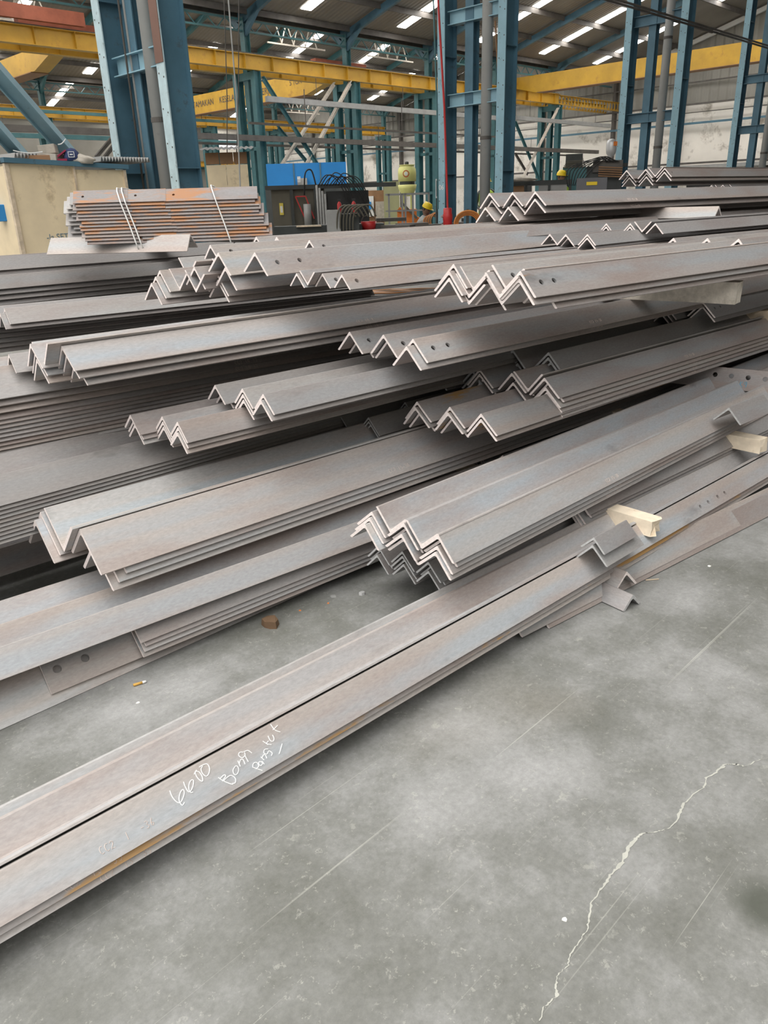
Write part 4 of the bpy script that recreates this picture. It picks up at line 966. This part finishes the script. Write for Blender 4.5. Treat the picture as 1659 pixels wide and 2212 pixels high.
o = link('corrugated_sheet', mb.mesh('corrugated_sheet', [M_GREYM]), None, onp(2, 345, 9.5), ax+.02); tag(o, 'corrugated sheets lying on the cabin left of the cartons', 'sheet'); o.scale = (.36, 1, 1)
# leaning blue struts
def hbeam_between(name, cat, lab, a, c, d_, b_, mats):
    a = Vector(a); c = Vector(c); e = empty(name, 0, 0, world=a, rz=0); tag(e, lab, cat); q = c-a
    dirn = q.normalized(); side = dirn.cross(Vector((0, 1, 0))).normalized()
    mb = MB()
    n = dirn.cross(side).normalized()
    mb.bar((0, 0, 0), q, .012, d_, up=side)
    for s in (-1, 1): mb.bar(side*(s*d_/2), q+side*(s*d_/2), b_, .014, up=side)
    part('beam_body', mb, mats, e); return e
hbeam_between('leaning_beam', 'beam', 'long light blue beam leaning left behind the cabin', at_r(152, 336, 9.9), at_r(-212, -76, 8.1), .13, .1, M_LBLUE)
hbeam_between('leaning_beam', 'beam', 'short light blue beam leaning at the left edge', at_r(48, 340, 9.9), at_r(-200, 60, 8.6), .12, .1, M_LBLUE)
for k, (x0, y0, x1, y1) in enumerate(((28, 325, 92, 328), (125, 312, 142, 300))):
    pts = [at_r(x0+(x1-x0)*i/8, y0+(y1-y0)*i/8+4*math.sin(i/8*math.pi), 9.3) for i in range(9)]
    o = link('tie_cord', MB().tube([tuple(p) for p in pts], .006, 6).mesh('tie_cord', [M_WHITE])); tag(o, ['white cord tying the short leaning beam', 'white cord round the long leaning beam'][k], 'cord')
o = boxitem('white_panel', 'white panel at the left edge beside the cabin', 'panel', Vector((at_r(2, 400, 10).x-.35, at_r(2, 400, 10).y, 0)), .9, .05, 1.55, M_WHITE, ax)
boxitem('cyan_box', 'cyan box low at the left edge', 'box', Vector((at_r(0, 440, 9.2).x-.02, at_r(0, 440, 9.2).y, 1.15)), .16, .1, .16, M_BRIGHTB, ax)
# second plywood hut between the columns
e = empty('timber_hut', 0, 0, world=Vector((at_r(450, 400, 13).x, at_r(450, 400, 13).y, 0)), rz=.1); tag(e, 'small hut with beige boards and brown top behind nearest column', 'hut')
ht = at_r(450, 357, 13).z
part('board', MB().box(0, .29, 0, .02, 0, ht), M_PLY, e); part('board', MB().box(.295, .62, 0, .02, 0, ht), M_PLY, e)
for k in range(3): part('upper_board', MB().box(k*.21, k*.21+.2, .0, .02, ht+.01, ht+.17), M_CARD, e)
mb = MB()
for k in range(20): mb.quad([(-.1+k*.04, -.2, ht+.19+.02*(k % 2)), (-.06+k*.04, -.2, ht+.19+.02*((k+1) % 2)), (-.06+k*.04, 1, ht+.3+.02*((k+1) % 2)), (-.1+k*.04, 1, ht+.3+.02*(k % 2))])
part('corrugated_roof', mb, M_DARKM, e)
# bright blue enclosure
def boxpx(name, lab, cat, x0, x1, y0, y1, r, depth, mat, rz=None, zb=None, grp=None):
    a = at_r(x0, y0, r); c = at_r(x1, y0, r); b_ = at_r((x0+x1)/2, y1, r)
    w2 = (c-a).length; ang = math.atan2(c.y-a.y, c.x-a.x) if rz is None else rz
    z1 = (a.z+c.z)/2; z0 = b_.z if zb is None else zb
    m = MB().box(0, w2, 0, depth, z0, z1); o = link(name, m.mesh(name, [mat]), None, Vector((a.x, a.y, 0)), ang)
    if lab: tag(o, lab, cat, grp)
    return o, w2, z0, z1
o, w2, z0, z1 = boxpx('blue_enclosure', 'bright blue panelled enclosure behind the braced bay', 'enclosure', 574, 747, 352, 404, 33, 3, M_BRIGHTB, zb=0)
part('dark_lower_sheet', MB().box(-.1, w2+.1, -.06, -.02, 0, at_r(650, 406, 33).z), M_DARKM, o)  # dark sheet added over the lower front of the enclosure
for k in (1, 2): part('panel_joint', MB().box(w2*k/3, w2*k/3+.05, -.04, 0, 0, z1), M_BLUEP, o)
part('motor', MB().box(w2*.42, w2*.50, -.35, 0, z1-1.1, z1-.55).tube([(w2*.38, -.2, z1-.7), (w2*.42, -.2, z1-.7)], .22, 12), M_GREYM, o)
# dark machine with hoses, mid left
R1 = 15
o, w2, z0, z1 = boxpx('drilling_machine', 'dark machine with hanging hoses and red frame, behind strapped bundle', 'machine', 585, 700, 409, 500, R1, 1.2, M_OLIVE, zb=0)
part('top_beam', MB().box(-.1, w2+1.3, -.08, .1, z1, z1+.07), M_DARKM, o)
part('frame_post', MB().box(w2*.35, w2*.41, -.07, 0, 0, z1).box(w2*.8, w2*.84, -.07, 0, 0, z1), M_DARKM, o)
part('warning_label', MB().box(.13, .2, -.02, -.01, z1-.42, z1-.22, 0), simple('label_yellow', (.75, .60, .10), .6, .05, 4), o); part('label_symbol', MB().box(.145, .185, -.024, -.02, z1-.38, z1-.27), M_WHITE, o)
part('red_guard', MB().bar((w2*.45, -.1, z1-.12), (w2*.64, -.1, z1-.12), .02, .02).bar((w2*.45, -.1, z1-.12), (w2*.60, -.1, z1-.48), .02, .02).bar((w2*.64, -.1, z1-.12), (w2*.78, -.1, z1-.5), .02, .02), M_REDP, o)
part('cylinder', MB().tube([(w2*.66, -.12, z1-.62), (w2*.66, -.12, z1-.25)], .07, 14), M_GREYM, o, True)
for k in range(4): part('ram_tube', MB().tube([(w2*(.86+.05*k), -.1, .2), (w2*(.86+.05*k), -.1, z1+.06-.05*k)], .022, 8), M_GREYM, o, True)
part('dark_core', MB().box(w2+.05, w2+.8, 0, .6, .2, z1-.05), M_BLACK, o)
def hose(parent, pts, r=.02, mat=M_BLACK, name='hose'):
    sm = []; P = [Vector(p) for p in pts]
    for i in range(len(P)-1):
        p0 = P[max(i-1, 0)]; p1 = P[i]; p2 = P[i+1]; p3 = P[min(i+2, len(P)-1)]
        for k in range(6):
            t = k/6; sm.append(.5*((2*p1)+(-p0+p2)*t+(2*p0-5*p1+4*p2-p3)*t*t+(-p0+3*p1-3*p2+p3)*t**3))
    sm.append(P[-1]); return part(name, MB().tube([tuple(p) for p in sm], r, 6), mat, parent, True)
rh = random.Random(11)
hose(o, [(w2*.62, -.1, z1-.1), (w2*.66, -.15, z1+.25), (w2*.78, -.1, z1+.3), (w2*.85, -.1, z1+.05)], .014)
for k in range(9):
    x = w2+.05*k; hose(o, [(x-.1, -.1, z1+.05), (x+.05, -.2, z1+.22+rh.uniform(-.05, .05)), (x+.25, -.2, z1+.1), (x+.35+rh.uniform(0, .15), -.15, z1-.3), (x+.2+rh.uniform(-.15, .2), -.15, z1-.55)], .009)
# pipe rack under machine and benches behind stacks
o, w2, z0, z1 = boxpx('steel_bench', 'long dark workbench rail behind the tangled ends', 'bench', 590, 830, 486, 505, 13, .5, M_DARKM, zb=.5)
for k in range(4): part('bench_leg', MB().box(w2*k/3, w2*k/3+.06, 0, .06, 0, .5), M_DARKM, o)
o2 = boxpx('pale_plank', 'short pale plank on the dark workbench', 'plank', 640, 694, 487, 490, 12.9, .2, M_WOOD)[0]
o, w2, z0, z1 = boxpx('hydraulic_unit', 'dark hydraulic unit with green hoses left of the red bucket', 'hydraulic unit', 712, 775, 462, 500, 12.5, .5, M_DARKM, zb=.6)
part('side_box', MB().box(-.05, .16, -.1, .3, z0, z1+.06), M_GREYM, o)
for k in range(6): hose(o, [(.1+.05*k, -.05, z0), (.12+.05*k, -.12, z1), (.25+.07*k, -.12, z1+.12), (.4+.06*k, -.1, z1-.05)], .013, M_OLIVE)
for k, (x, y0, y1) in enumerate(((734, 435, 465), (765, 434, 462))):
    p = at_r(x, y1, 13.5); q = at_r(x, y0, 13.5); e = empty('gas_cylinder', 0, 0, world=Vector((p.x, p.y, p.z)), rz=0); tag(e, ['left red extinguisher by the hose machine', 'right red extinguisher by the hose machine'][k], 'extinguisher')
    h = q.z-p.z; part('cylinder_body', MB().lathe((0, 0, 0), [(.033, 0), (.035, .01), (.035, h*.8), (.022, h*.92), (.012, h)], 16), M_REDP, e, True)
    part('valve', MB().box(-.03, .03, -.012, .012, h, h+.04), M_BLACK, e); part('pedestal', MB().box(-.05, .05, -.05, .05, -p.z, 0), M_DARKM, e)
p = at_r(797, 497, 13); e = empty('red_bucket', 0, 0, world=p, rz=0); tag(e, 'red bucket beside the hydraulic unit', 'bucket')
part('bucket_body', MB().tube([(0, 0, 0), (0, 0, .13)], [.10, .125], 20), M_REDP, e, True); 
part('bucket_handle', MB().tube([(-.12, 0, .13), (-.08, 0, .2), (0, 0, .23), (.08, 0, .2), (.12, 0, .13)], .006, 6), M_STEELD, e)
# shelves and clutter near the right braced column
o, w2, z0, z1 = boxpx('storage_rack', 'cluttered low storage rack behind the extinguishers', 'rack', 745, 835, 412, 470, 24, 1, M_CARD, zb=0)
part('shelf_box', MB().box(w2*.05, w2*.3, -.1, 0, z1-.75, z1-.25), M_OLIVE, o); part('shelf_box', MB().box(w2*.42, w2*.68, -.1, 0, z1-.7, z1-.15), M_WHITE, o); part('shelf_box', MB().box(w2*.72, w2*.95, -.1, 0, z1-.8, z1-.3), M_RAG, o); part('shelf_box', MB().box(w2*.5, w2*.62, -.15, -.1, z1-.5, z1-.3), M_BRIGHTB, o)
# yellow cooling tank
p = at_r(880, 420, 22); e = empty('cooling_tower', 0, 0, world=Vector((p.x, p.y, 0)), rz=.2); tag(e, 'pale yellow cooling tank with round red emblem', 'tank')
k_ = 22/1786.
zt = at_r(880, 356, 22).z; zm = at_r(880, 392, 22).z
hh = zt-zm
part('tank_body', MB().lathe((0, 0, zm), [(.235, 0), (.24, hh*.5), (.23, hh*.75), (.19, hh*.88), (.185, hh*.95), (.205, hh*.97), (.205, hh)], 28), M_TANK, e, True)
part('air_inlet', MB().lathe((0, 0, zm-.08), [(.20, 0), (.20, .08)], 24), M_DARKM, e); 
part('sump', MB().lathe((0, 0, zm-.36), [(.13, 0), (.16, .04), (.23, .18), (.25, .28)], 24), M_TANK, e, True)
part('fan_motor', MB().lathe((0, 0, zt), [(.05, 0), (.05, .06), (.03, .08)], 12), M_DARKM, e)
for k in range(4): a_ = k*math.pi/2+.4; part('tank_leg', MB().bar((.15*math.cos(a_), .15*math.sin(a_), 0), (.15*math.cos(a_), .15*math.sin(a_), zm-.2), .03, .03), M_TANK, e)
ec = e
mb = MB(); mb.lathe((0, 0, 0), [(.001, 0), (.075, 0.001), (.075, .004), (.055, .005)], 18); 
for nm, ro, ri, mt in (('emblem_ring', .085, .066, M_REDP), ('emblem_core', .045, .0, M_WHITE)):
    m = MB(); N = 20; y = -.262
    for k in range(N):
        a0, a1 = 2*math.pi*k/N, 2*math.pi*(k+1)/N; f2 = lambda r_, a_: (-.09+r_*math.cos(a_), y-.004, zm+hh*.45+r_*math.sin(a_))
        m.quad([f2(ri, a0), f2(ro, a0), f2(ro, a1), f2(ri, a1)] if ri else [f2(0, 0), f2(ro, a0), f2(ro, a1)])
    o = part(nm, m, mt, e); o.location = (0, .008, 0)
# pale olive cabinet behind tank and grey guard rail
boxpx('olive_cabinet', 'pale olive cabinet left of the yellow tank', 'cabinet', 828, 862, 392, 440, 23, 1, simple('pale_olive', (.36, .36, .2), .6, .1, 2), zb=0)
e = empty('guard_rail', 0, 0, world=Vector((at_r(832, 418, 17).x, at_r(832, 418, 17).y, 0)), rz=-.02); tag(e, 'grey guard rail in front of the orange machine', 'railing')
zt = at_r(880, 417, 17).z; wr_ = (at_r(928, 418, 17)-at_r(832, 418, 17)).length
part('top_rail', MB().box(0, wr_, -.02, .02, zt-.04, zt), M_GREYM, e); part('mid_rail', MB().box(0, wr_, -.015, .015, zt-.35, zt-.32), M_GREYM, e)
for f_ in (.08, .38, .45, .62, .98): part('rail_post', MB().box(wr_*f_-.02, wr_*f_+.02, -.02, .02, 0, zt), M_GREYM, e)
o, w2, z0, z1 = boxpx('orange_machine', 'orange machine with slanted top behind the guard rail', 'machine', 858, 900, 452, 480, 19, .6, M_ORANGE, zb=.5)
part('slanted_hood', MB().bar((.02, .3, z1), (w2+.05, .3, z1-.25), .6, .12), M_ORANGE, o); part('hood_arm', MB().bar((.1, -.05, z1+.15), (w2, -.05, z1-.2), .04, .05), M_OLIVE, o); part('machine_base', MB().box(-.1, w2+.2, 0, .6, 0, .5), M_DARKM, o)
# worker ---------------------------------------------------------------------------
def human(e, joints, edges, radii, mat, name, sub=2):
    me = bpy.data.meshes.new(name); me.from_pydata(joints, edges, []); me.materials.append(mat); o = link(name, me, e)
    md = o.modifiers.new('skin', 'SKIN'); sv_ = me.skin_vertices[0].data
    for i, r_ in enumerate(radii): sv_[i].radius = (r_, r_) if not isinstance(r_, tuple) else r_
    sv_[0].use_root = True
    s = o.modifiers.new('sub', 'SUBSURF'); s.levels = sub; s.render_levels = sub
    return o
pw = at_r(919, 446, 17); WS = 1.0
e = empty('person', 0, 0, world=Vector((pw.x, pw.y, pw.z-1.12)), rz=0); tag(e, 'person in yellow helmet and grey shirt bending over orange hoses', 'person')
# local: x right, y away; crouched figure leaning forward (toward the right)
J = [(-.16, .05, .42), (-.13, .04, .58), (-.08, .02, .74), (-.04, .0, .87), (-.0, -.01, .95),          # pelvis..neck
     (-.05, -.17, .84), (.03, -.20, .62), (.15, -.16, .50), (-.03, .19, .83), (.06, .2, .62), (.17, .12, .50),
     (-.18, -.10, .40), (.10, -.14, .42), (.02, -.14, .06), (.14, -.15, .04), (-.18, .18, .40), (.08, .2, .38), (.0, .2, .06), (.12, .2, .04)]
E_ = [(0, 1), (1, 2), (2, 3), (3, 4), (3, 5), (5, 6), (6, 7), (3, 8), (8, 9), (9, 10), (0, 11), (11, 12), (12, 13), (13, 14), (0, 15), (15, 16), (16, 17), (17, 18)]
Rr = [(.13, .16), (.12, .15), (.12, .16), (.10, .13), .05, .06, .045, .035, .06, .045, .035, .09, .065, .045, .04, .09, .065, .045, .04]
human(e, J, E_, Rr, M_SHIRT, 'body')
# head
def head(e, c, tilt, helmet=True):
    bm = bmesh.new(); bmesh.ops.create_uvsphere(bm, u_segments=20, v_segments=16, radius=1)
    for v in bm.verts:
        x, y, z = v.co; s = 1-.22*max(0, -z); v.co = (x*.078*s, y*.095*s, z*.118)
        if y < -.5 and abs(x) < .2 and -.25 < z < .1: v.co.y -= .018
    me = bpy.data.meshes.new('head'); bm.to_mesh(me); bm.free(); me.materials.append(M_SKIN); me.polygons.foreach_set('use_smooth', [True]*len(me.polygons))
    h = link('head', me, e, c, rot=tilt)
    for sx in (-1, 1):
        m = MB().lathe((sx*.028, -.086, .005), [(.001, 0), (.009, .003), (.009, .009), (.001, .012)], 8); part('eye', m, M_BLACK, h)
        part('ear', MB().lathe((sx*.076, .005, -.02), [(.004, 0), (.012, .01), (.014, .03), (.006, .045)], 8), M_SKIN, h, True)
    part('mouth', MB().box(-.02, .02, -.084, -.078, -.058, -.052), M_MAROON, h)
    part('hair', MB().lathe((0, .012, -.0), [(.081, -.02), (.087, .03), (.07, .07)], 16), M_BLACK, h, True)
    if helmet:
        hm = part('helmet', MB().lathe((0, .0, .045), [(.112, -.005), (.113, .0), (.108, .03), (.098, .06), (.07, .09), (.03, .105), (.0, .108)], 22).box(-.012, .012, -.1, .1, .045, .145+.0), M_HELM, h, True)
        part('helmet_brim', MB().lathe((0, -.025, .038), [(.118, 0), (.125, .004), (.118, .008)], 22), M_HELM, h, True)
    return h
head(e, (.02, -.02, 1.055), (.35, .15, .75))
part('neck', MB().tube([(0, -.01, .92), (.01, -.015, 1.0)], [.055, .05], 12), M_SKIN, e, True)
def hand(e, c, dirn, name='hand'):
    dirn = Vector(dirn).normalized(); c = Vector(c); s = dirn.cross(Vector((0, 0, 1))).normalized()
    mb = MB().tube([c, c+dirn*.045, c+dirn*.085], [.03, .038, .034], 10)
    for k, ln in enumerate((.06, .075, .08, .07)):
        b_ = c+dirn*.08+s*((k-1.5)*.02); mb.tube([b_, b_+dirn*ln*.5+Vector((0, 0, -.008)), b_+dirn*ln*.8+Vector((0, 0, -.035))], [.0095, .009, .007], 6)
    b_ = c+dirn*.03-s*.03; mb.tube([b_, b_-s*.03+dirn*.02, b_-s*.035+dirn*.055+Vector((0, 0, -.01))], [.012, .011, .008], 6)
    return part(name, mb, M_SKIN, e, True)
hand(e, (.15, -.16, .50), (.7, -.1, -.4)); hand(e, (.17, .12, .50), (.7, -.2, -.4))
# coiled orange hoses at his hands
e = empty('coiled_hose', 0, 0, world=Vector((at_r(930, 480, 16.3).x, at_r(930, 480, 16.3).y, 0)), rz=0); tag(e, 'orange gas hoses coiled on a stand beside the worker', 'hose')
zc = at_r(930, 478, 16.3).z
for k in range(7):
    rr_ = .14+.018*k; part('hose_loop', MB().tube([(.08*k/2+rr_*math.cos(a*.3), -.03*k, zc+rr_*.8*math.sin(a*.3)) for a in range(22)], .012, 6, caps=False), M_CABLE if k % 2 == 0 else M_CARD, e, True)
part('stand', MB().box(.1, .14, 0, .04, 0, zc+.3).box(-.1, .3, -.02, .06, 0, .03), M_DARKM, e)
for k in range(4): part('valve', MB().lathe((.28+.03*(k % 2), -.05, zc-.1+.09*k), [(.02, 0), (.03, .02), (.03, .05), (.015, .06)], 10), M_DARKM if k % 2 else M_GREYM, e)
e = empty('coiled_hose', 0, 0, world=Vector((at_r(1010, 484, 12.6).x, at_r(1010, 484, 12.6).y, 0)), rz=0); tag(e, 'orange hoses hung in a loop right of the red bottle', 'hose')
zc = at_r(1010, 482, 12.6).z
for k in range(4): part('hose_loop', MB().tube([((.15+.02*k)*math.cos(a*.3), -.02*k, zc+(.12+.02*k)*math.sin(a*.3)) for a in range(22)], .012, 6, caps=False), M_CABLE, e, True)
part('stand', MB().box(-.02, .02, .0, .04, 0, zc+.2), M_DARKM, e)
# red bottle
p = at_r(967, 487, 12.6); zt = at_r(967, 449, 12.6).z
e = empty('red_bottle', 0, 0, world=Vector((p.x, p.y, 0)), rz=0); tag(e, 'tall red gas bottle at the foot of column 06', 'gas bottle')
part('bottle_body', MB().lathe((0, 0, 0), [(.07, 0), (.07, zt-.18), (.075, zt-.17), (.075, zt-.1), (.066, zt-.08), (.066, zt-.01), (.05, zt)], 20), M_REDP, e, True)
part('outlet', MB().tube([(-.1, -.02, zt-.25), (-.06, 0, zt-.25)], .018, 8).tube([(-.1, -.02, zt-.12), (-.06, 0, zt-.12)], .018, 8), M_GREYM, e)
p2 = at_r(948, 452, 16); e = boxitem('green_motor', 'small green motor left of the red bottle', 'motor', Vector((p2.x, p2.y, p2.z-.05)), .14, .14, .13, M_TEAL, .3); part('pedestal', MB().box(-.05, .05, -.05, .05, -(p2.z-.05), 0), M_DARKM, e)
# hanging lines in front of column 06
for (x0, y0, x1, y1, r_, mt, lab, rad) in ((946, -5, 967, 450, 12.8, M_REDP, 'red air hose hanging in front of column 06', .016), (936, -5, 946, 452, 12.9, M_TEAL, 'green cable hanging left of the red hose', .012),
        (493, -5, 519, 405, 9.5, M_GREYM, 'pale cable hanging left of the braced bay', .008), (484, -5, 491, 400, 14, M_STEELD, 'thin dark cable hanging right of the nearest column', .008), (516, -5, 509, 400, 14, M_STEELD, 'second thin dark cable near the braced bay', .008),
        (1070, 45, 1078, 300, 17, M_CARD, 'brown cable hanging beside column 06 right leg', .015)):
    a = at_r(x0, y0, r_); c = at_r(x1, y1, r_); m_ = (a+c)/2
    o = link('hanging_cable', MB().tube([tuple(a), tuple(a*.5+c*.5+Vector((.02, 0, 0))), tuple(c)], rad, 8).mesh('hanging_cable', [mt])); tag(o, lab, 'cable')
e = boxitem('control_label', 'white vertical label strip left of column 06', 'sign', Vector((at_r(944, 425, 15).x, at_r(944, 425, 15).y, at_r(944, 428, 15).z)), .05, .02, .32, M_WHITE, .1)
part('bracket', MB().box(-.01, .01, .02, .05, -e.location.z, .3), M_DARKM, e); part('lettering', MB().box(-.012, .012, -.013, -.011, .03, .29), M_DARKM, e)
# standing person behind the high bundle
p = at_r(1206, 385, 20)
e = empty('person', 0, 0, world=Vector((at_r(1208, 467, 19).x, at_r(1208, 467, 19).y, 0)), rz=0); tag(e, 'person in lime safety vest mostly hidden behind the high bundle', 'person')
J = [(0, 0, .92), (0, 0, 1.1), (0, 0, 1.3), (0, 0, 1.42), (0, 0, 1.52), (-.2, 0, 1.38), (-.26, 0, 1.1), (-.2, -.2, .98), (.2, 0, 1.38), (.26, 0, 1.1), (.2, -.2, .98), (-.1, 0, .85), (-.11, -.02, .48), (-.11, .03, .08), (-.11, -.12, .04), (.1, 0, .85), (.11, -.02, .48), (.11, .03, .08), (.11, -.12, .04)]
E2 = [(0, 1), (1, 2), (2, 3), (3, 4), (3, 5), (5, 6), (6, 7), (3, 8), (8, 9), (9, 10), (0, 11), (11, 12), (12, 13), (13, 14), (0, 15), (15, 16), (16, 17), (17, 18)]
human(e, J, E2, Rr, simple('dark_trousers', (.06, .07, .10), .85, .1, 9), 'body')
part('safety_vest', MB().tube([(0, 0, .86), (0, 0, 1.1), (0, 0, 1.38), (0, 0, 1.46)], [.2, .19, .2, .12], 16), M_VEST, e, True)
part('neck', MB().tube([(0, 0, 1.46), (0, 0, 1.56)], [.055, .05], 12), M_SKIN, e, True)
head(e, (0, -.02, 1.62), (.1, 0, .5)); hand(e, (-.2, -.2, .98), (.1, -1, -.2)); hand(e, (.2, -.2, .98), (-.1, -1, -.2))
e = empty('person', 0, 0, world=Vector((at_r(1050, 440, 22).x, at_r(1050, 440, 22).y, 0)), rz=0); tag(e, 'person in orange helmet and lime vest behind the grey pipe', 'person')
human(e, J, E2, Rr, M_DARKM, 'body'); part('safety_vest', MB().tube([(0, 0, .86), (0, 0, 1.1), (0, 0, 1.38), (0, 0, 1.46)], [.2, .19, .2, .12], 16), M_VEST, e, True)
part('neck', MB().tube([(0, 0, 1.46), (0, 0, 1.56)], [.055, .05], 12), M_SKIN, e, True)
h_ = head(e, (0, -.02, 1.62), (.1, 0, .5)); hand(e, (-.2, -.2, .98), (.1, -1, -.2)); hand(e, (.2, -.2, .98), (-.1, -1, -.2))
# machine table with helmet on top
o, w2, z0, z1 = boxpx('machine_table', 'dark topped machine table right of column 06', 'table', 1085, 1236, 390, 400, 17.5, .8, M_DARKM)
part('under_box', MB().box(.05, .45, .02, .6, z0-.35, z0), M_CARD, o); part('under_box', MB().box(.75, w2-.1, .02, .6, z0-.4, z0), M_GREYM, o)
for f_ in (0, .33, .66, .96): part('table_leg', MB().box(w2*f_, w2*f_+.05, 0, .05, 0, z0), M_DARKM, o)
blob('cloth_heap', 'pale cloth heap on the left of the machine table', 'cloth', at_r(1125, 388, 17.2), .3, .15, .05, M_RAG, 7)
for k, (x0, x1, y0, y1, mt, lab) in enumerate(((1158, 1172, 463, 476, M_ORANGE, 'orange box under the high bundle'), (1050, 1070, 461, 476, M_CARD, 'brown box left under the high bundle'), (1088, 1124, 463, 480, M_DARKM, 'dark drum under the high bundle'), (1218, 1228, 460, 472, M_WOOD, 'pale wood block right under the high bundle'), (1298, 1345, 455, 462, M_RED, 'rusty red plate stack behind the cross-laid spacer'))):
    boxpx('workshop_box', lab, 'box', x0, x1, y0, y1, 15, .3, mt, zb=0)
# slatted blower housing, teal cabinet, silver tank and hose machine
o, w2, z0, z1 = boxpx('blower_housing', 'teal cabinet with slatted sloping hood left of silver tank', 'cabinet', 1216, 1268, 362, 400, 19, .9, M_TEAL, zb=0)
for k in range(9): part('slat', MB().box(.0+.02*k, w2*.95-.02*k*.6, -.03+.03*k, .0+.03*k, z1+.032*k, z1+.032*k+.02), M_OLIVE, o)
part('hood_core', MB().box(.05, w2*.8, .1, .6, z1, z1+.28), M_DARKM, o)
p = at_r(1319, 340, 15.5); zb_ = p.z; zt = at_r(1319, 300, 15.5).z
e = empty('silver_tank', 0, 0, world=Vector((p.x, p.y, 0)), rz=0); tag(e, 'silver pressure tank with orange sticker left of tall column', 'tank'); h_ = zt-zb_
part('tank_body', MB().lathe((0, 0, zb_), [(.02, -.06), (.03, 0), (.08, .06), (.09, .12), (.09, h_-.07), (.07, h_-.02), (.02, h_)], 22), M_SILVER, e, True)
part('sticker', MB().box(.01, .075, -.095, -.088, zb_+.18, zb_+.25), M_ORANGE, e); part('tank_support', MB().box(-.02, .02, .0, .04, 0, zb_).box(-.12, .3, -.05, .05, zb_-.16, zb_-.1), M_DARKM, e)
part('pipework', MB().tube([(-.1, -.05, zb_-.2), (-.1, -.05, zb_-.05), (.02, -.02, zb_-.04)], .015, 6).tube([(.06, -.05, zb_-.25), (.06, -.05, zb_-.08)], .02, 6).tube([(.14, -.05, zb_-.22), (.14, -.05, zb_-.1)], .015, 6), M_GREYM, e)
o, w2, z0, z1 = boxpx('hose_machine', 'dark rusty machine with looping black hoses under silver tank', 'machine', 1268, 1345, 358, 405, 15, .7, M_DARKM, zb=.2)
part('dark_frame', MB().box(.1, w2, -.05, .5, z1-.1, z1+.08), M_STEELD, o)
for k in range(8): hose(o, [(w2*.9-.03*k, -.08, z1+.05), (w2*.55-.02*k, -.1, z1+.1+.02*(k % 3)), (w2*.2-.06*k, -.1, z1-.02), (-.1-.03*k, -.05, z1-.3)], .008)
for k in range(5): part('pipe_row', MB().tube([(.2, -.12, z1-.02-.035*k), (w2, -.12, z1-.05-.035*k)], .012, 6), M_CARD, o)
o, w2, z0, z1 = boxpx('grey_case', 'grey rounded case with yellow label under the hoses', 'case', 1246, 1312, 384, 404, 14, .4, simple('case_grey', (.13, .13, .14), .5, .1, 3), zb=0)
part('yellow_label', MB().box(w2*.33, w2*.68, -.01, 0, z1-.11, z1-.06), M_HELM, o)
# fire-point patch of red on column feet
boxpx('red_wall_patch', 'red painted post beside the silver tank', 'post', 1335, 1344, 347, 368, 15.6, .1, M_MAROON, zb=1.2)
# floor clutter band behind the stacks
rg = random.Random(21)
def clutter(lab, x, y, r, sx, sy, sz, mt): boxitem('steel_offcut', lab, 'offcut', at_r(x, y, r), sx, sy, sz, mt, rg.uniform(-.6, .6))
for k, (x, y) in enumerate(((860, 494), (890, 490), (940, 492), (985, 488), (1030, 478), (845, 478))):
    clutter('%s dark steel piece on the ground behind the long far angle' % ['first', 'second', 'third', 'fourth', 'fifth', 'sixth'][k], x, y, 13+k*.4, .5, .25, .06, M_STEELD)
# hoses lying behind the long layered stack
e = empty('ground_cables', 0, 0, world=atz(860, 632, .45), rz=0); tag(e, 'orange and grey cables lying between the stacks', 'cable')
for k in range(5): part('cable_run', MB().tube([(-.25+.06*i, .02*math.sin(i*1.3+k)+.03*k, .004*k) for i in range(14)], .005, 6), M_CABLE if k % 2 == 0 else M_GREYM, e, True)
part('scrap_plate', MB().box(-.3, .5, -.1, .4, -.03, -.01), M_STEELD, e)
bpy.context.view_layer.update()
